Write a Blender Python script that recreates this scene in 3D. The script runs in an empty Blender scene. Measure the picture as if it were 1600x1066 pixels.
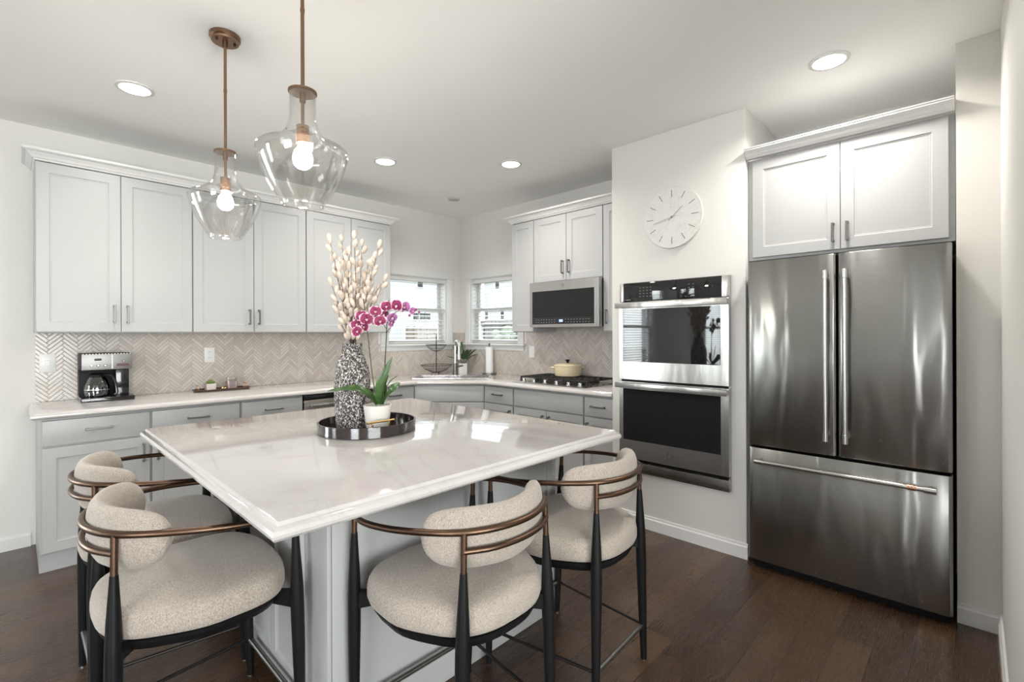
import bpy, bmesh, math, random
from mathutils import Vector, Matrix
random.seed(7)
PI = math.pi
C = bpy.context.scene.collection
SC = bpy.context.scene

# ------------------------------------------------------------------ camera
CX, CY, CH, YAW, FPX = -3.649, -4.3598, 1.3457, 0.8042, 749.84
cam = bpy.data.cameras.new('camera')
cam.sensor_width = 36
cam.lens = FPX / 1600 * 36
cam.shift_y = -(533 - 521.97) / 1600
cam.clip_start = 0.02
camo = bpy.data.objects.new('camera', cam)
C.objects.link(camo)
camo.matrix_world = (Matrix.Translation((CX, CY, CH)) @ Matrix.Rotation(-YAW, 4, 'Z')
                     @ Matrix.Rotation(PI / 2, 4, 'X') @ Matrix.Rotation(-0.0032, 4, 'Z'))
SC.camera = camo

# ------------------------------------------------------------------ view and world
SC.view_settings.view_transform = 'Standard'
SC.view_settings.look = 'None'
SC.view_settings.exposure = 0.66
SC.view_settings.gamma = 1
SC.view_settings.use_curve_mapping = False
SC.cycles.use_denoising = True
SC.cycles.max_bounces = 10
SC.cycles.diffuse_bounces = 5
SC.cycles.glossy_bounces = 4
SC.cycles.transparent_max_bounces = 24
SC.cycles.sample_clamp_indirect = 6
SC.cycles.caustics_reflective = False
SC.cycles.caustics_refractive = False
world = bpy.data.worlds.new('world')
SC.world = world
world.use_nodes = True
wb = world.node_tree.nodes['Background']
wb.inputs[0].default_value = (0.90, 0.95, 1.0, 1)
wb.inputs[1].default_value = 3.4


def area(name, loc, rot, sx, sy, power, col=(1, 1, 1), shape='RECTANGLE', spread=PI):
    l = bpy.data.lights.new(name, 'AREA')
    l.shape = shape
    l.size = sx
    l.size_y = sy
    l.energy = power
    l.color = col
    l.spread = spread
    o = bpy.data.objects.new(name, l)
    C.objects.link(o)
    o.location = loc
    o.rotation_euler = rot
    return o


# daylight at the breakfast windows, plus two added fill lamps in the living area
area('daylight_fill_west', (-8.40, -0.62, 1.5), (0, -PI / 2, 0), 2.0, 1.6, 90, (0.95, 0.98, 1.0))
area('daylight_fill_west', (-7.97, -5.9, 1.45), (0, -PI / 2, 0), 1.5, 2.2, 90, (0.97, 0.98, 1.0))  # added fill lamp, brightens the room from the southwest
area('daylight_north', (-5.50, 0.60, 1.5), (-PI / 2, 0, 0), 2.4, 2.0, 190, (0.95, 0.98, 1.0))
area('fill_south', (-4.3, -8.65, 1.3), (PI / 2, 0, 0), 3.2, 2.0, 170, (1.0, 0.985, 0.96))  # added frontal fill lamp behind the camera

# ------------------------------------------------------------------ materials
def mat(name, col, rough=0.5, metal=0.0, coat=0.0, spec=0.5, emit=None, estr=0):
    m = bpy.data.materials.new(name)
    m.use_nodes = True
    b = m.node_tree.nodes['Principled BSDF']
    b.inputs['Base Color'].default_value = (*col, 1)
    b.inputs['Roughness'].default_value = rough
    b.inputs['Metallic'].default_value = metal
    b.inputs['Coat Weight'].default_value = coat
    b.inputs['Coat Roughness'].default_value = 0.05
    b.inputs['Specular IOR Level'].default_value = spec
    if emit:
        b.inputs['Emission Color'].default_value = (*emit, 1)
        b.inputs['Emission Strength'].default_value = estr
    return m


class NT:
    def __init__(s, m):
        s.t = m.node_tree
        s.b = s.t.nodes['Principled BSDF']

    def n(s, typ, **kw):
        nd = s.t.nodes.new(typ)
        for k, v in kw.items():
            setattr(nd, k, v)
        return nd

    def l(s, a, b):
        s.t.links.new(a, b)

    def coord(s, scale=(1, 1, 1), rot=(0, 0, 0), kind='Object'):
        tc = s.n('ShaderNodeTexCoord')
        mp = s.n('ShaderNodeMapping')
        mp.inputs['Scale'].default_value = scale
        mp.inputs['Rotation'].default_value = rot
        s.l(tc.outputs[kind], mp.inputs[0])
        return mp.outputs[0]

    def noise(s, vec, scale, detail=3, rough=0.5, dist=0):
        nd = s.n('ShaderNodeTexNoise')
        nd.inputs['Scale'].default_value = scale
        nd.inputs['Detail'].default_value = detail
        nd.inputs['Roughness'].default_value = rough
        nd.inputs['Distortion'].default_value = dist
        if vec:
            s.l(vec, nd.inputs['Vector'])
        return nd.outputs['Fac']

    def ramp(s, fac, stops):
        r = s.n('ShaderNodeValToRGB')
        e = r.color_ramp.elements
        while len(e) < len(stops):
            e.new(0.5)
        for i, (p, c) in enumerate(stops):
            e[i].position = p
            e[i].color = (*c, 1) if len(c) == 3 else c
        s.l(fac, r.inputs[0])
        return r.outputs[0]

    def bump(s, h, strength=0.2, dist=0.002):
        b = s.n('ShaderNodeBump')
        b.inputs['Strength'].default_value = strength
        b.inputs['Distance'].default_value = dist
        s.l(h, b.inputs['Height'])
        s.l(b.outputs[0], s.b.inputs['Normal'])

    def math(s, op, a, b=None, c=None):
        nd = s.n('ShaderNodeMath', operation=op)
        for i, v in enumerate((a, b, c)):
            if v is None:
                continue
            if isinstance(v, (int, float)):
                nd.inputs[i].default_value = v
            else:
                s.l(v, nd.inputs[i])
        return nd.outputs[0]

    def mix(s, fac, a, b):
        nd = s.n('ShaderNodeMix', data_type='RGBA')
        for sock, v in ((nd.inputs[0], fac), (nd.inputs[6], a), (nd.inputs[7], b)):
            if isinstance(v, (int, float)):
                sock.default_value = v
            elif isinstance(v, tuple):
                sock.default_value = (*v, 1)
            else:
                s.l(v, sock)
        return nd.outputs[2]


def paint(name, col, rough=0.6, bump=0.05):
    m = mat(name, col, rough)
    t = NT(m)
    t.bump(t.noise(t.coord(), 180, 2), bump, 0.001)
    return m


M = {}
M['wall'] = paint('wall_paint', (0.695, 0.682, 0.655), 0.7)
M['ceiling'] = paint('ceiling_paint', (0.92, 0.915, 0.90), 0.8)
M['trim'] = paint('white_trim', (0.69, 0.69, 0.685), 0.35, 0.01)
M['cabinet'] = paint('cabinet_paint', (0.412, 0.416, 0.418), 0.36, 0.01)
M['gap'] = mat('cabinet_face_frame', (0.36, 0.365, 0.36), 0.5)
M['plate'] = mat('white_plastic', (0.72, 0.72, 0.705), 0.3)
M['black'] = mat('black_gloss', (0.008, 0.008, 0.009), 0.12, coat=0.3)
M['blackmat'] = mat('black_plastic', (0.006, 0.006, 0.0065), 0.45, spec=0.15)
M['oven_glass'] = mat('oven_black_glass', (0.008, 0.008, 0.009), 0.03, spec=0.6)
M['mw_glass'] = mat('smoked_glass', (0.010, 0.010, 0.011), 0.18, spec=0.35)
M['nickel'] = mat('brushed_nickel', (0.20, 0.197, 0.19), 0.4, 1.0)
M['chrome'] = mat('chrome', (0.72, 0.72, 0.71), 0.12, 1.0)
M['brass'] = mat('brushed_gold', (0.75, 0.52, 0.22), 0.25, 1.0)
M['copper'] = mat('copper', (0.55, 0.28, 0.18), 0.3, 1.0)
M['bronze'] = mat('bronze_tube', (0.13, 0.080, 0.055), 0.36, 1.0)
M['darkbar'] = mat('dark_metal_bar', (0.035, 0.03, 0.028), 0.4, 0.8)
M['rod'] = mat('antique_brass', (0.25, 0.155, 0.10), 0.34, 1.0)
M['screw'] = mat('dark_screw', (0.05, 0.035, 0.03), 0.4, 1.0)
M['wire'] = mat('dark_wire', (0.035, 0.028, 0.024), 0.45, 0.6)
M['castiron'] = mat('cast_iron', (0.012, 0.012, 0.013), 0.5)
M['enamel'] = mat('cream_enamel', (0.74, 0.62, 0.42), 0.18, coat=0.6)
M['ceramic'] = mat('white_ceramic', (0.70, 0.66, 0.62), 0.3)
M['paper'] = mat('paper_towel', (0.82, 0.82, 0.82), 0.9)
M['soil'] = mat('soil', (0.05, 0.03, 0.02), 0.9)
M['bulb'] = mat('lit_bulb', (1, 1, 1), 0.3, emit=(1.0, 0.93, 0.83), estr=140)
M['lens'] = mat('lit_downlight', (1, 1, 1), 0.3, emit=(1.0, 0.97, 0.90), estr=9)
M['display'] = mat('display', (0.02, 0.03, 0.06), 0.2, emit=(0.5, 0.65, 1.0), estr=0.8)
M['mark'] = mat('printed_mark', (0.22, 0.22, 0.22), 0.4)
M['asphalt'] = mat('lawn', (0.12, 0.14, 0.08), 0.9)
M['shutterdark'] = mat('outside_window_dark', (0.03, 0.035, 0.035), 0.15)
M['ochre'] = mat('fence_wood', (0.20, 0.155, 0.13), 0.8)
M['roofing'] = mat('roof_shingle', (0.16, 0.14, 0.13), 0.9)
M['porch'] = mat('porch_brown', (0.10, 0.075, 0.06), 0.8)
M['stem'] = mat('green_brown_stem', (0.045, 0.05, 0.022), 0.5)
M['twig'] = mat('dark_twig', (0.07, 0.035, 0.028), 0.7)
M['wick'] = mat('candle_wax', (0.60, 0.50, 0.46), 0.4)
M['candle_label'] = mat('grey_label', (0.20, 0.18, 0.19), 0.6)
M['stone'] = mat('pale_stone_pot', (0.55, 0.50, 0.47), 0.7)
M['leaf_small'] = mat('succulent_green', (0.17, 0.25, 0.07), 0.5)


def mk_siding():
    m = mat('white_siding', (0.47, 0.47, 0.475), 0.7)
    t = NT(m)
    z = t.n('ShaderNodeSeparateXYZ')
    t.l(t.coord(), z.inputs[0])
    f = t.math('FRACT', t.math('MULTIPLY', z.outputs[2], 5.0))
    c = t.ramp(f, [(0.0, (0.25, 0.25, 0.26)), (0.08, (0.47, 0.47, 0.475)), (1, (0.47, 0.47, 0.475))])
    t.l(c, t.b.inputs['Base Color'])
    return m


M['siding'] = mk_siding()


def mk_floor():
    m = mat('dark_oak_planks', (0.07, 0.04, 0.03), 0.3)
    t = NT(m)
    v = t.coord()
    sp = t.n('ShaderNodeSeparateXYZ')
    t.l(v, sp.inputs[0])
    X, Y = sp.outputs[0], sp.outputs[1]
    W = 0.127
    row = t.math('FLOOR', t.math('DIVIDE', t.math('ADD', Y, 0.615 + 100 * W), W))
    fy = t.math('FRACT', t.math('DIVIDE', t.math('ADD', Y, 0.615 + 100 * W), W))
    wn = t.n('ShaderNodeTexWhiteNoise', noise_dimensions='1D')
    t.l(row, wn.inputs['W'])
    L = 0.95
    xs = t.math('ADD', t.math('DIVIDE', X, L), t.math('MULTIPLY', wn.outputs[0], 7.0))
    col = t.math('FLOOR', xs)
    fx = t.math('FRACT', xs)
    cb = t.n('ShaderNodeCombineXYZ')
    t.l(row, cb.inputs[0])
    t.l(col, cb.inputs[1])
    w2 = t.n('ShaderNodeTexWhiteNoise', noise_dimensions='3D')
    t.l(cb.outputs[0], w2.inputs['Vector'])
    rnd = w2.outputs[0]
    # grain: stretched along X, shifted per plank
    off = t.n('ShaderNodeCombineXYZ')
    t.l(t.math('ADD', t.math('MULTIPLY', X, 2.2), t.math('MULTIPLY', rnd, 40)), off.inputs[0])
    t.l(t.math('ADD', t.math('MULTIPLY', Y, 16), t.math('MULTIPLY', rnd, 17)), off.inputs[1])
    g1 = t.noise(off.outputs[0], 1.4, 5, 0.6, 1.6)
    off2 = t.n('ShaderNodeCombineXYZ')
    t.l(t.math('MULTIPLY', X, 14), off2.inputs[0])
    t.l(t.math('MULTIPLY', Y, 260), off2.inputs[1])
    g2 = t.noise(off2.outputs[0], 1.0, 3, 0.6)
    rings = t.math('FRACT', t.math('MULTIPLY', g1, 9.0))
    rr = t.math('ABSOLUTE', t.math('SUBTRACT', rings, 0.5))
    c1 = t.ramp(rnd, [(0.0, (0.026, 0.013, 0.0085)), (0.5, (0.048, 0.025, 0.0145)), (0.85, (0.074, 0.039, 0.021)),
                      (1.0, (0.110, 0.060, 0.031))])
    c2 = t.mix(t.math('MULTIPLY', rr, 0.8), c1, (0.145, 0.085, 0.049))
    c3 = t.mix(t.math('MULTIPLY', g2, 0.55), c2, (0.018, 0.010, 0.007))
    ey = t.math('MINIMUM', fy, t.math('SUBTRACT', 1.0, fy))
    ex = t.math('MINIMUM', fx, t.math('SUBTRACT', 1.0, fx))
    gy = t.math('LESS_THAN', ey, 0.012)
    gx = t.math('LESS_THAN', ex, 0.0022)
    gg = t.math('MAXIMUM', gy, gx)
    c4 = t.mix(t.math('MULTIPLY', gg, 0.75), c3, (0.012, 0.007, 0.006))
    t.l(c4, t.b.inputs['Base Color'])
    hy = t.math('MINIMUM', t.math('MULTIPLY', ey, 22), 1.0)
    hx = t.math('MINIMUM', t.math('MULTIPLY', ex, 160), 1.0)
    h = t.math('ADD', t.math('MULTIPLY', t.math('MINIMUM', hx, hy), 1.0), t.math('MULTIPLY', rr, 0.5))
    h = t.math('ADD', h, t.math('MULTIPLY', g2, 0.10))
    t.bump(h, 0.35, 0.0016)
    rg = t.math('ADD', 0.20, t.math('MULTIPLY', g2, 0.16))
    t.l(rg, t.b.inputs['Roughness'])
    t.b.inputs['Coat Weight'].default_value = 0.2
    t.b.inputs['Coat Roughness'].default_value = 0.15
    t.b.inputs['Specular IOR Level'].default_value = 0.4
    return m


M['floor'] = mk_floor()


def mk_herring():
    """herringbone mosaic, tiles 20 x 102 mm laid at 45 degrees; generated in (a, z) where a runs along either wall"""
    m = mat('herringbone_tile', (0.6, 0.57, 0.53), 0.22)
    t = NT(m)
    v = t.coord()
    sp = t.n('ShaderNodeSeparateXYZ')
    t.l(v, sp.inputs[0])
    A = t.math('ADD', sp.outputs[0], sp.outputs[1])      # one of the two is constant on each wall
    Z = sp.outputs[2]
    W = 0.0206
    n = 5
    k = 1 / (math.sqrt(2) * W)
    u = t.math('ADD', t.math('MULTIPLY', t.math('ADD', A, Z), k), 1000.0)
    w = t.math('ADD', t.math('MULTIPLY', t.math('SUBTRACT', Z, A), k), 1000.0)
    i, j = t.math('FLOOR', u), t.math('FLOOR', w)
    fu, fw = t.math('FRACT', u), t.math('FRACT', w)
    d = t.math('SUBTRACT', i, j)
    q = t.math('SUBTRACT', d, t.math('MULTIPLY', t.math('FLOOR', t.math('DIVIDE', d, 2.0 * n)), 2.0 * n))
    horiz = t.math('LESS_THAN', q, n - 0.5)
    vert = t.math('SUBTRACT', 1.0, horiz)

    def sel(a, b):
        return t.math('ADD', t.math('MULTIPLY', horiz, a), t.math('MULTIPLY', vert, b))
    across = sel(fw, fu)
    along = sel(t.math('ADD', q, fu), t.math('ADD', t.math('SUBTRACT', 2.0 * n - 1, q), fw))
    e1 = t.math('MINIMUM', across, t.math('SUBTRACT', 1.0, across))
    e2 = t.math('MINIMUM', along, t.math('SUBTRACT', float(n), along))
    e = t.math('MINIMUM', e1, e2)
    ida = sel(t.math('SUBTRACT', i, q), i)
    idb = sel(j, t.math('SUBTRACT', j, t.math('SUBTRACT', 2.0 * n - 1, q)))
    cb = t.n('ShaderNodeCombineXYZ')
    t.l(ida, cb.inputs[0])
    t.l(idb, cb.inputs[1])
    t.l(horiz, cb.inputs[2])
    wn = t.n('ShaderNodeTexWhiteNoise', noise_dimensions='3D')
    t.l(cb.outputs[0], wn.inputs['Vector'])
    c1 = t.ramp(wn.outputs[0], [(0.0, (0.47, 0.42, 0.378)), (0.5, (0.545, 0.50, 0.457)), (1.0, (0.63, 0.59, 0.548))])
    # streaks along each tile
    sv = t.n('ShaderNodeCombineXYZ')
    t.l(t.math('MULTIPLY', along, 0.6), sv.inputs[0])
    t.l(t.math('MULTIPLY', across, 2.5), sv.inputs[1])
    t.l(t.math('MULTIPLY', wn.outputs[0], 30), sv.inputs[2])
    st = t.noise(sv.outputs[0], 1.0, 3, 0.6, 0.8)
    c2 = t.mix(t.math('MULTIPLY', st, 0.45), c1, (0.47, 0.42, 0.38))
    g = t.math('LESS_THAN', e, 0.085)
    c3 = t.mix(g, c2, (0.37, 0.33, 0.30))
    t.l(c3, t.b.inputs['Base Color'])
    t.bump(t.math('MINIMUM', t.math('MULTIPLY', e, 6), 1.0), 0.4, 0.0012)
    t.l(t.math('ADD', 0.2, t.math('MULTIPLY', g, 0.5)), t.b.inputs['Roughness'])
    return m


M['herringbone'] = mk_herring()


def mk_quartz():
    m = mat('white_quartz', (0.80, 0.79, 0.77), 0.09)
    t = NT(m)
    v = t.coord((1, 1, 1), (0, 0, 0.3))
    n1 = t.noise(v, 1.3, 6, 0.6, 1.2)
    vein = t.math('ABSOLUTE', t.math('SUBTRACT', n1, 0.5))
    c = t.ramp(vein, [(0.0, (0.50, 0.475, 0.465)), (0.012, (0.53, 0.508, 0.498)), (0.06, (0.545, 0.522, 0.512)), (1, (0.55, 0.527, 0.517))])
    t.l(c, t.b.inputs['Base Color'])
    t.b.inputs['Coat Weight'].default_value = 0.7
    t.b.inputs['Coat Roughness'].default_value = 0.02
    return m


M['quartz'] = mk_quartz()


def mk_steel(name, col, rough, wav, axis=2, wscale=1.0, aniso=0):
    """brushed stainless: fine brush streaks plus a slow waviness of the sheet"""
    m = mat(name, col, rough, 1.0)
    t = NT(m)
    sc = [1, 1, 1]
    for a in range(3):
        sc[a] = 6 if a != axis else 500
    v = t.coord(tuple(sc))
    br = t.noise(v, 1.0, 2)
    v2 = t.coord((6.0 * wscale, 1.0, 1.1 * wscale))
    wv = t.noise(v2, 1.6, 1, 0.4, 0.6)
    h = t.math('ADD', t.math('MULTIPLY', br, 0.02), t.math('MULTIPLY', wv, wav))
    t.bump(h, 0.55, 0.012)
    t.l(t.math('ADD', rough - 0.05, t.math('MULTIPLY', br, 0.1)), t.b.inputs['Roughness'])
    if aniso:
        t.b.inputs['Anisotropic'].default_value = aniso
        cv = t.n('ShaderNodeCombineXYZ')
        cv.inputs[2].default_value = 1.0
        t.l(cv.outputs[0], t.b.inputs['Tangent'])
    return m


M['fridge_steel'] = mk_steel('fridge_steel', (0.31, 0.31, 0.30), 0.24, 0.9, aniso=0.8)
M['steel'] = mk_steel('stainless_steel', (0.50, 0.49, 0.475), 0.24, 0.5, aniso=0.5)
M['steel_dark'] = mk_steel('smoky_steel', (0.33, 0.31, 0.29), 0.28, 0.2)


def mk_linen():
    m = mat('linen_fabric', (0.55, 0.49, 0.43), 0.95)
    t = NT(m)
    a = t.noise(t.coord((320, 320, 700)), 1.0, 2)
    b = t.noise(t.coord((700, 200, 200)), 1.0, 1)
    c = t.noise(t.coord(), 14, 3)
    s = t.math('ADD', t.math('MULTIPLY', a, 0.5), t.math('MULTIPLY', b, 0.5))
    col = t.ramp(s, [(0.32, (0.19, 0.157, 0.132)), (0.5, (0.35, 0.302, 0.26)), (0.68, (0.50, 0.442, 0.388))])
    col = t.mix(t.math('MULTIPLY', c, 0.18), col, (0.42, 0.38, 0.34))
    t.l(col, t.b.inputs['Base Color'])
    t.bump(s, 0.35, 0.001)
    t.b.inputs['Sheen Weight'].default_value = 0.25
    return m


M['linen'] = mk_linen()


def mk_blackwood():
    m = mat('black_stained_wood', (0.007, 0.007, 0.008), 0.42, spec=0.2)
    t = NT(m)
    t.bump(t.noise(t.coord((120, 120, 8)), 1.0, 2), 0.15, 0.001)
    return m


M['blackwood'] = mk_blackwood()


def mk_vase():
    m = mat('carved_black_white_ceramic', (0.1, 0.1, 0.1), 0.6)
    t = NT(m)
    tc = t.coord((1.0, 1.0, 0.75))
    n1 = t.noise(tc, 150, 2, 0.55, 1.2)
    b = t.ramp(n1, [(0.525, (0.028, 0.024, 0.024)), (0.57, (0.55, 0.52, 0.49)), (0.66, (0.72, 0.70, 0.67))])
    t.l(b, t.b.inputs['Base Color'])
    t.bump(n1, 0.8, 0.006)
    return m


M['vase'] = mk_vase()


def mk_leaf(name, c0, c1):
    m = mat(name, c0, 0.3)
    t = NT(m)
    n1 = t.noise(t.coord(), 30, 2)
    t.l(t.ramp(n1, [(0.3, c0), (0.7, c1)]), t.b.inputs['Base Color'])
    return m


M['leaf'] = mk_leaf('orchid_leaf', (0.02, 0.055, 0.012), (0.05, 0.11, 0.022))
M['leaf_dark'] = mk_leaf('zz_leaf', (0.012, 0.045, 0.012), (0.03, 0.09, 0.02))
M['bush'] = mk_leaf('bush_leaf', (0.03, 0.05, 0.015), (0.07, 0.10, 0.035))
M['pod'] = mk_leaf('cream_pod', (0.50, 0.41, 0.34), (0.66, 0.58, 0.50))
M['ebony'] = mat('dark_lacquer', (0.020, 0.014, 0.014), 0.13, coat=0.6)
M['walnut'] = mat('dark_walnut', (0.065, 0.035, 0.026), 0.4)


def mk_petal(name, core, mid, rim):
    """petal colour runs from throat to rim, read from the UV radius stored on the mesh"""
    m = mat(name, core, 0.55)
    t = NT(m)
    uv = t.n('ShaderNodeUVMap')
    sp = t.n('ShaderNodeSeparateXYZ')
    t.l(uv.outputs[0], sp.inputs[0])
    c = t.ramp(sp.outputs[0], [(0.0, core), (0.45, mid), (0.66, mid), (0.80, rim)])
    t.l(c, t.b.inputs['Base Color'])
    t.b.inputs['Subsurface Weight'].default_value = 0.0
    return m


M['petal'] = mk_petal('magenta_petal', (0.13, 0.002, 0.035), (0.23, 0.005, 0.075), (0.72, 0.50, 0.60))
M['petal_pale'] = mk_petal('violet_petal', (0.25, 0.03, 0.16), (0.32, 0.10, 0.27), (0.62, 0.48, 0.64))
M['lip'] = mat('white_pink_lip', (0.80, 0.45, 0.52), 0.5)


def thin_glass(name, tint=(1, 1, 1), edge=0.35, base=0.04, rough=0.0):
    m = bpy.data.materials.new(name)
    m.use_nodes = True
    nt = m.node_tree
    nt.nodes.clear()
    out = nt.nodes.new('ShaderNodeOutputMaterial')
    mx = nt.nodes.new('ShaderNodeMixShader')
    tr = nt.nodes.new('ShaderNodeBsdfTransparent')
    gl = nt.nodes.new('ShaderNodeBsdfGlossy')
    tr.inputs[0].default_value = (*tint, 1)
    gl.inputs['Roughness'].default_value = rough
    lw = nt.nodes.new('ShaderNodeLayerWeight')
    lw.inputs['Blend'].default_value = 0.25
    pw = nt.nodes.new('ShaderNodeMath')
    pw.operation = 'MULTIPLY_ADD'
    pw.inputs[1].default_value = edge
    pw.inputs[2].default_value = base
    nt.links.new(lw.outputs['Facing'], pw.inputs[0])
    nt.links.new(pw.outputs[0], mx.inputs[0])
    nt.links.new(tr.outputs[0], mx.inputs[1])
    nt.links.new(gl.outputs[0], mx.inputs[2])
    nt.links.new(mx.outputs[0], out.inputs[0])
    return m


M['pane'] = thin_glass('window_glass', (0.97, 0.99, 0.98), 0.25, 0.03)
M['shade_glass'] = thin_glass('clear_shade_glass', (0.985, 0.985, 0.98), 0.62, 0.05)
M['carafe'] = thin_glass('carafe_glass', (0.55, 0.56, 0.58), 0.6, 0.08)
M['candle_glass'] = thin_glass('candle_glass', (0.95, 0.9, 0.9), 0.4, 0.08)


def mk_marble():
    m = mat('clock_marble', (0.72, 0.71, 0.68), 0.45)
    t = NT(m)
    n1 = t.noise(t.coord((1, 1, 1.6)), 5, 5, 0.6, 1.5)
    vein = t.math('ABSOLUTE', t.math('SUBTRACT', n1, 0.5))
    t.l(t.ramp(vein, [(0, (0.64, 0.63, 0.605)), (0.02, (0.72, 0.71, 0.685)), (1, (0.745, 0.735, 0.71))]), t.b.inputs['Base Color'])
    return m


M['marble'] = mk_marble()
M['hand'] = mat('clock_hand', (0.42, 0.40, 0.37), 0.4, 0.6)
M['tick'] = mat('clock_marker', (0.20, 0.19, 0.18), 0.5)


# ------------------------------------------------------------------ mesh building
class MB:
    def __init__(s):
        s.v, s.f, s.uv = [], [], {}

    def add(s, verts, faces):
        o = len(s.v)
        s.v += [tuple(v) for v in verts]
        s.f += [tuple(o + i for i in f) for f in faces]
        return o

    def box(s, x0, x1, y0, y1, z0, z1):
        x0, x1 = min(x0, x1), max(x0, x1)
        y0, y1 = min(y0, y1), max(y0, y1)
        z0, z1 = min(z0, z1), max(z0, z1)
        s.add([(x0, y0, z0), (x1, y0, z0), (x1, y1, z0), (x0, y1, z0),
               (x0, y0, z1), (x1, y0, z1), (x1, y1, z1), (x0, y1, z1)],
              [(0, 3, 2, 1), (4, 5, 6, 7), (0, 1, 5, 4), (1, 2, 6, 5), (2, 3, 7, 6), (3, 0, 4, 7)])
        return s

    def hexa(s, bot, top):
        s.add(list(bot) + list(top), [(0, 3, 2, 1), (4, 5, 6, 7), (0, 1, 5, 4), (1, 2, 6, 5), (2, 3, 7, 6), (3, 0, 4, 7)])
        return s

    def loft(s, rings, cap=True, closed=True):
        """rings: lists of equal length of points"""
        n = len(rings[0])
        o = len(s.v)
        for r in rings:
            s.v += [tuple(p) for p in r]
        for a in range(len(rings) - 1):
            for b in range(n if closed else n - 1):
                c = (b + 1) % n
                s.f.append((o + a * n + b, o + a * n + c, o + (a + 1) * n + c, o + (a + 1) * n + b))
        if cap:
            s.f.append(tuple(o + b for b in reversed(range(n))))
            k = o + (len(rings) - 1) * n
            s.f.append(tuple(k + b for b in range(n)))
        return s

    def prism(s, poly, z0, z1):
        return s.loft([[(x, y, z0) for x, y in poly], [(x, y, z1) for x, y in poly]])

    def lathe(s, prof, n=32, c=(0, 0, 0), cap=True):
        rings = []
        for r, z in prof:
            rings.append([(c[0] + r * math.cos(2 * PI * k / n), c[1] + r * math.sin(2 * PI * k / n), c[2] + z) for k in range(n)])
        return s.loft(rings, cap)

    def tube(s, pts, rad, n=10, cap=True, closed=False, sx=1.0, up=None):
        pts = [Vector(p) for p in pts]
        m = len(pts)
        if not isinstance(rad, (list, tuple)):
            rad = [rad] * m
        rings = []
        prev = None
        for i, p in enumerate(pts):
            if closed:
                t = (pts[(i + 1) % m] - pts[i - 1]).normalized()
            else:
                t = (pts[min(i + 1, m - 1)] - pts[max(i - 1, 0)]).normalized()
            if prev is None:
                a = Vector(up) if up else (Vector((0, 0, 1)) if abs(t.z) < 0.9 else Vector((1, 0, 0)))
                u = (a - t * a.dot(t)).normalized()
            else:
                u = (prev - t * prev.dot(t)).normalized()
            prev = u
            w = t.cross(u)
            rings.append([p + (u * math.cos(2 * PI * k / n) * sx + w * math.sin(2 * PI * k / n)) * rad[i] for k in range(n)])
        if closed:
            rings.append(rings[0])
            return s.loft(rings, False)
        return s.loft(rings, cap)

    def cyl(s, p0, p1, r0, r1=None, n=16):
        return s.tube([p0, p1], [r0, r0 if r1 is None else r1], n)

    def ball(s, c, rx, ry=None, rz=None, n=12, m=8):
        ry = ry or rx
        rz = rz or rx
        rings = []
        for i in range(m + 1):
            a = -PI / 2 + PI * i / m
            k = max(math.cos(a), 0.001)
            rings.append([(c[0] + rx * k * math.cos(2 * PI * j / n), c[1] + ry * k * math.sin(2 * PI * j / n), c[2] + rz * math.sin(a)) for j in range(n)])
        return s.loft(rings)

    def xf(s, mtx):
        s.v = [tuple(mtx @ Vector(v)) for v in s.v]
        return s

    def build(s, name, m, parent=None, bevel=0, seg=2, smooth=True, angle=35, loc=None, uvs=None):
        me = bpy.data.meshes.new(name)
        me.from_pydata(s.v, [], s.f)
        bm = bmesh.new()
        bm.from_mesh(me)
        bmesh.ops.recalc_face_normals(bm, faces=bm.faces)
        if bevel:
            ed = [e for e in bm.edges if len(e.link_faces) == 2 and e.calc_face_angle(0) > math.radians(30)]
            bmesh.ops.bevel(bm, geom=ed, offset=bevel, segments=seg, affect='EDGES', profile=0.6, clamp_overlap=True)
        bm.to_mesh(me)
        bm.free()
        if uvs:
            ul = me.uv_layers.new(name='UVMap')
            for lp in me.loops:
                ul.data[lp.index].uv = uvs[lp.vertex_index]
        me.materials.append(m if not isinstance(m, str) else M[m])
        if smooth:
            me.shade_smooth()
            try:
                me.set_sharp_from_angle(angle=math.radians(angle))
            except Exception:
                pass
        o = bpy.data.objects.new(name, me)
        C.objects.link(o)
        if parent:
            o.parent = parent
        if loc:
            o.location = loc
        return o


def thing(name, label, cat, loc=(0, 0, 0), rz=0, group=None):
    o = bpy.data.objects.new(name, None)
    o.empty_display_size = 0.05
    C.objects.link(o)
    o.location = loc
    o.rotation_euler = (0, 0, rz)
    return tag(o, label, cat, group)


def tag(o, label, cat, group=None):
    o['label'] = label
    o['category'] = cat
    if group:
        o['group'] = group
    return o


def struct(o):
    o['kind'] = 'structure'
    return o


def copy_tree(o, parent=None):
    c = o.copy()
    C.objects.link(c)
    c.parent = parent
    for ch in list(o.children):
        copy_tree(ch, c)
    return c


def fwd():
    return Vector((math.sin(YAW), math.cos(YAW), 0)), Vector((math.cos(YAW), -math.sin(YAW), 0))


def at(px, py, d):
    """the point of the room at photograph position (px, py) and distance d along the view axis"""
    F, R = fwd()
    r = (px - 800) / FPX * d
    u = -(py - 521.97) / FPX * d - 0.0032 * r
    return Vector((CX, CY, CH)) + F * d + R * r + Vector((0, 0, u))


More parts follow.
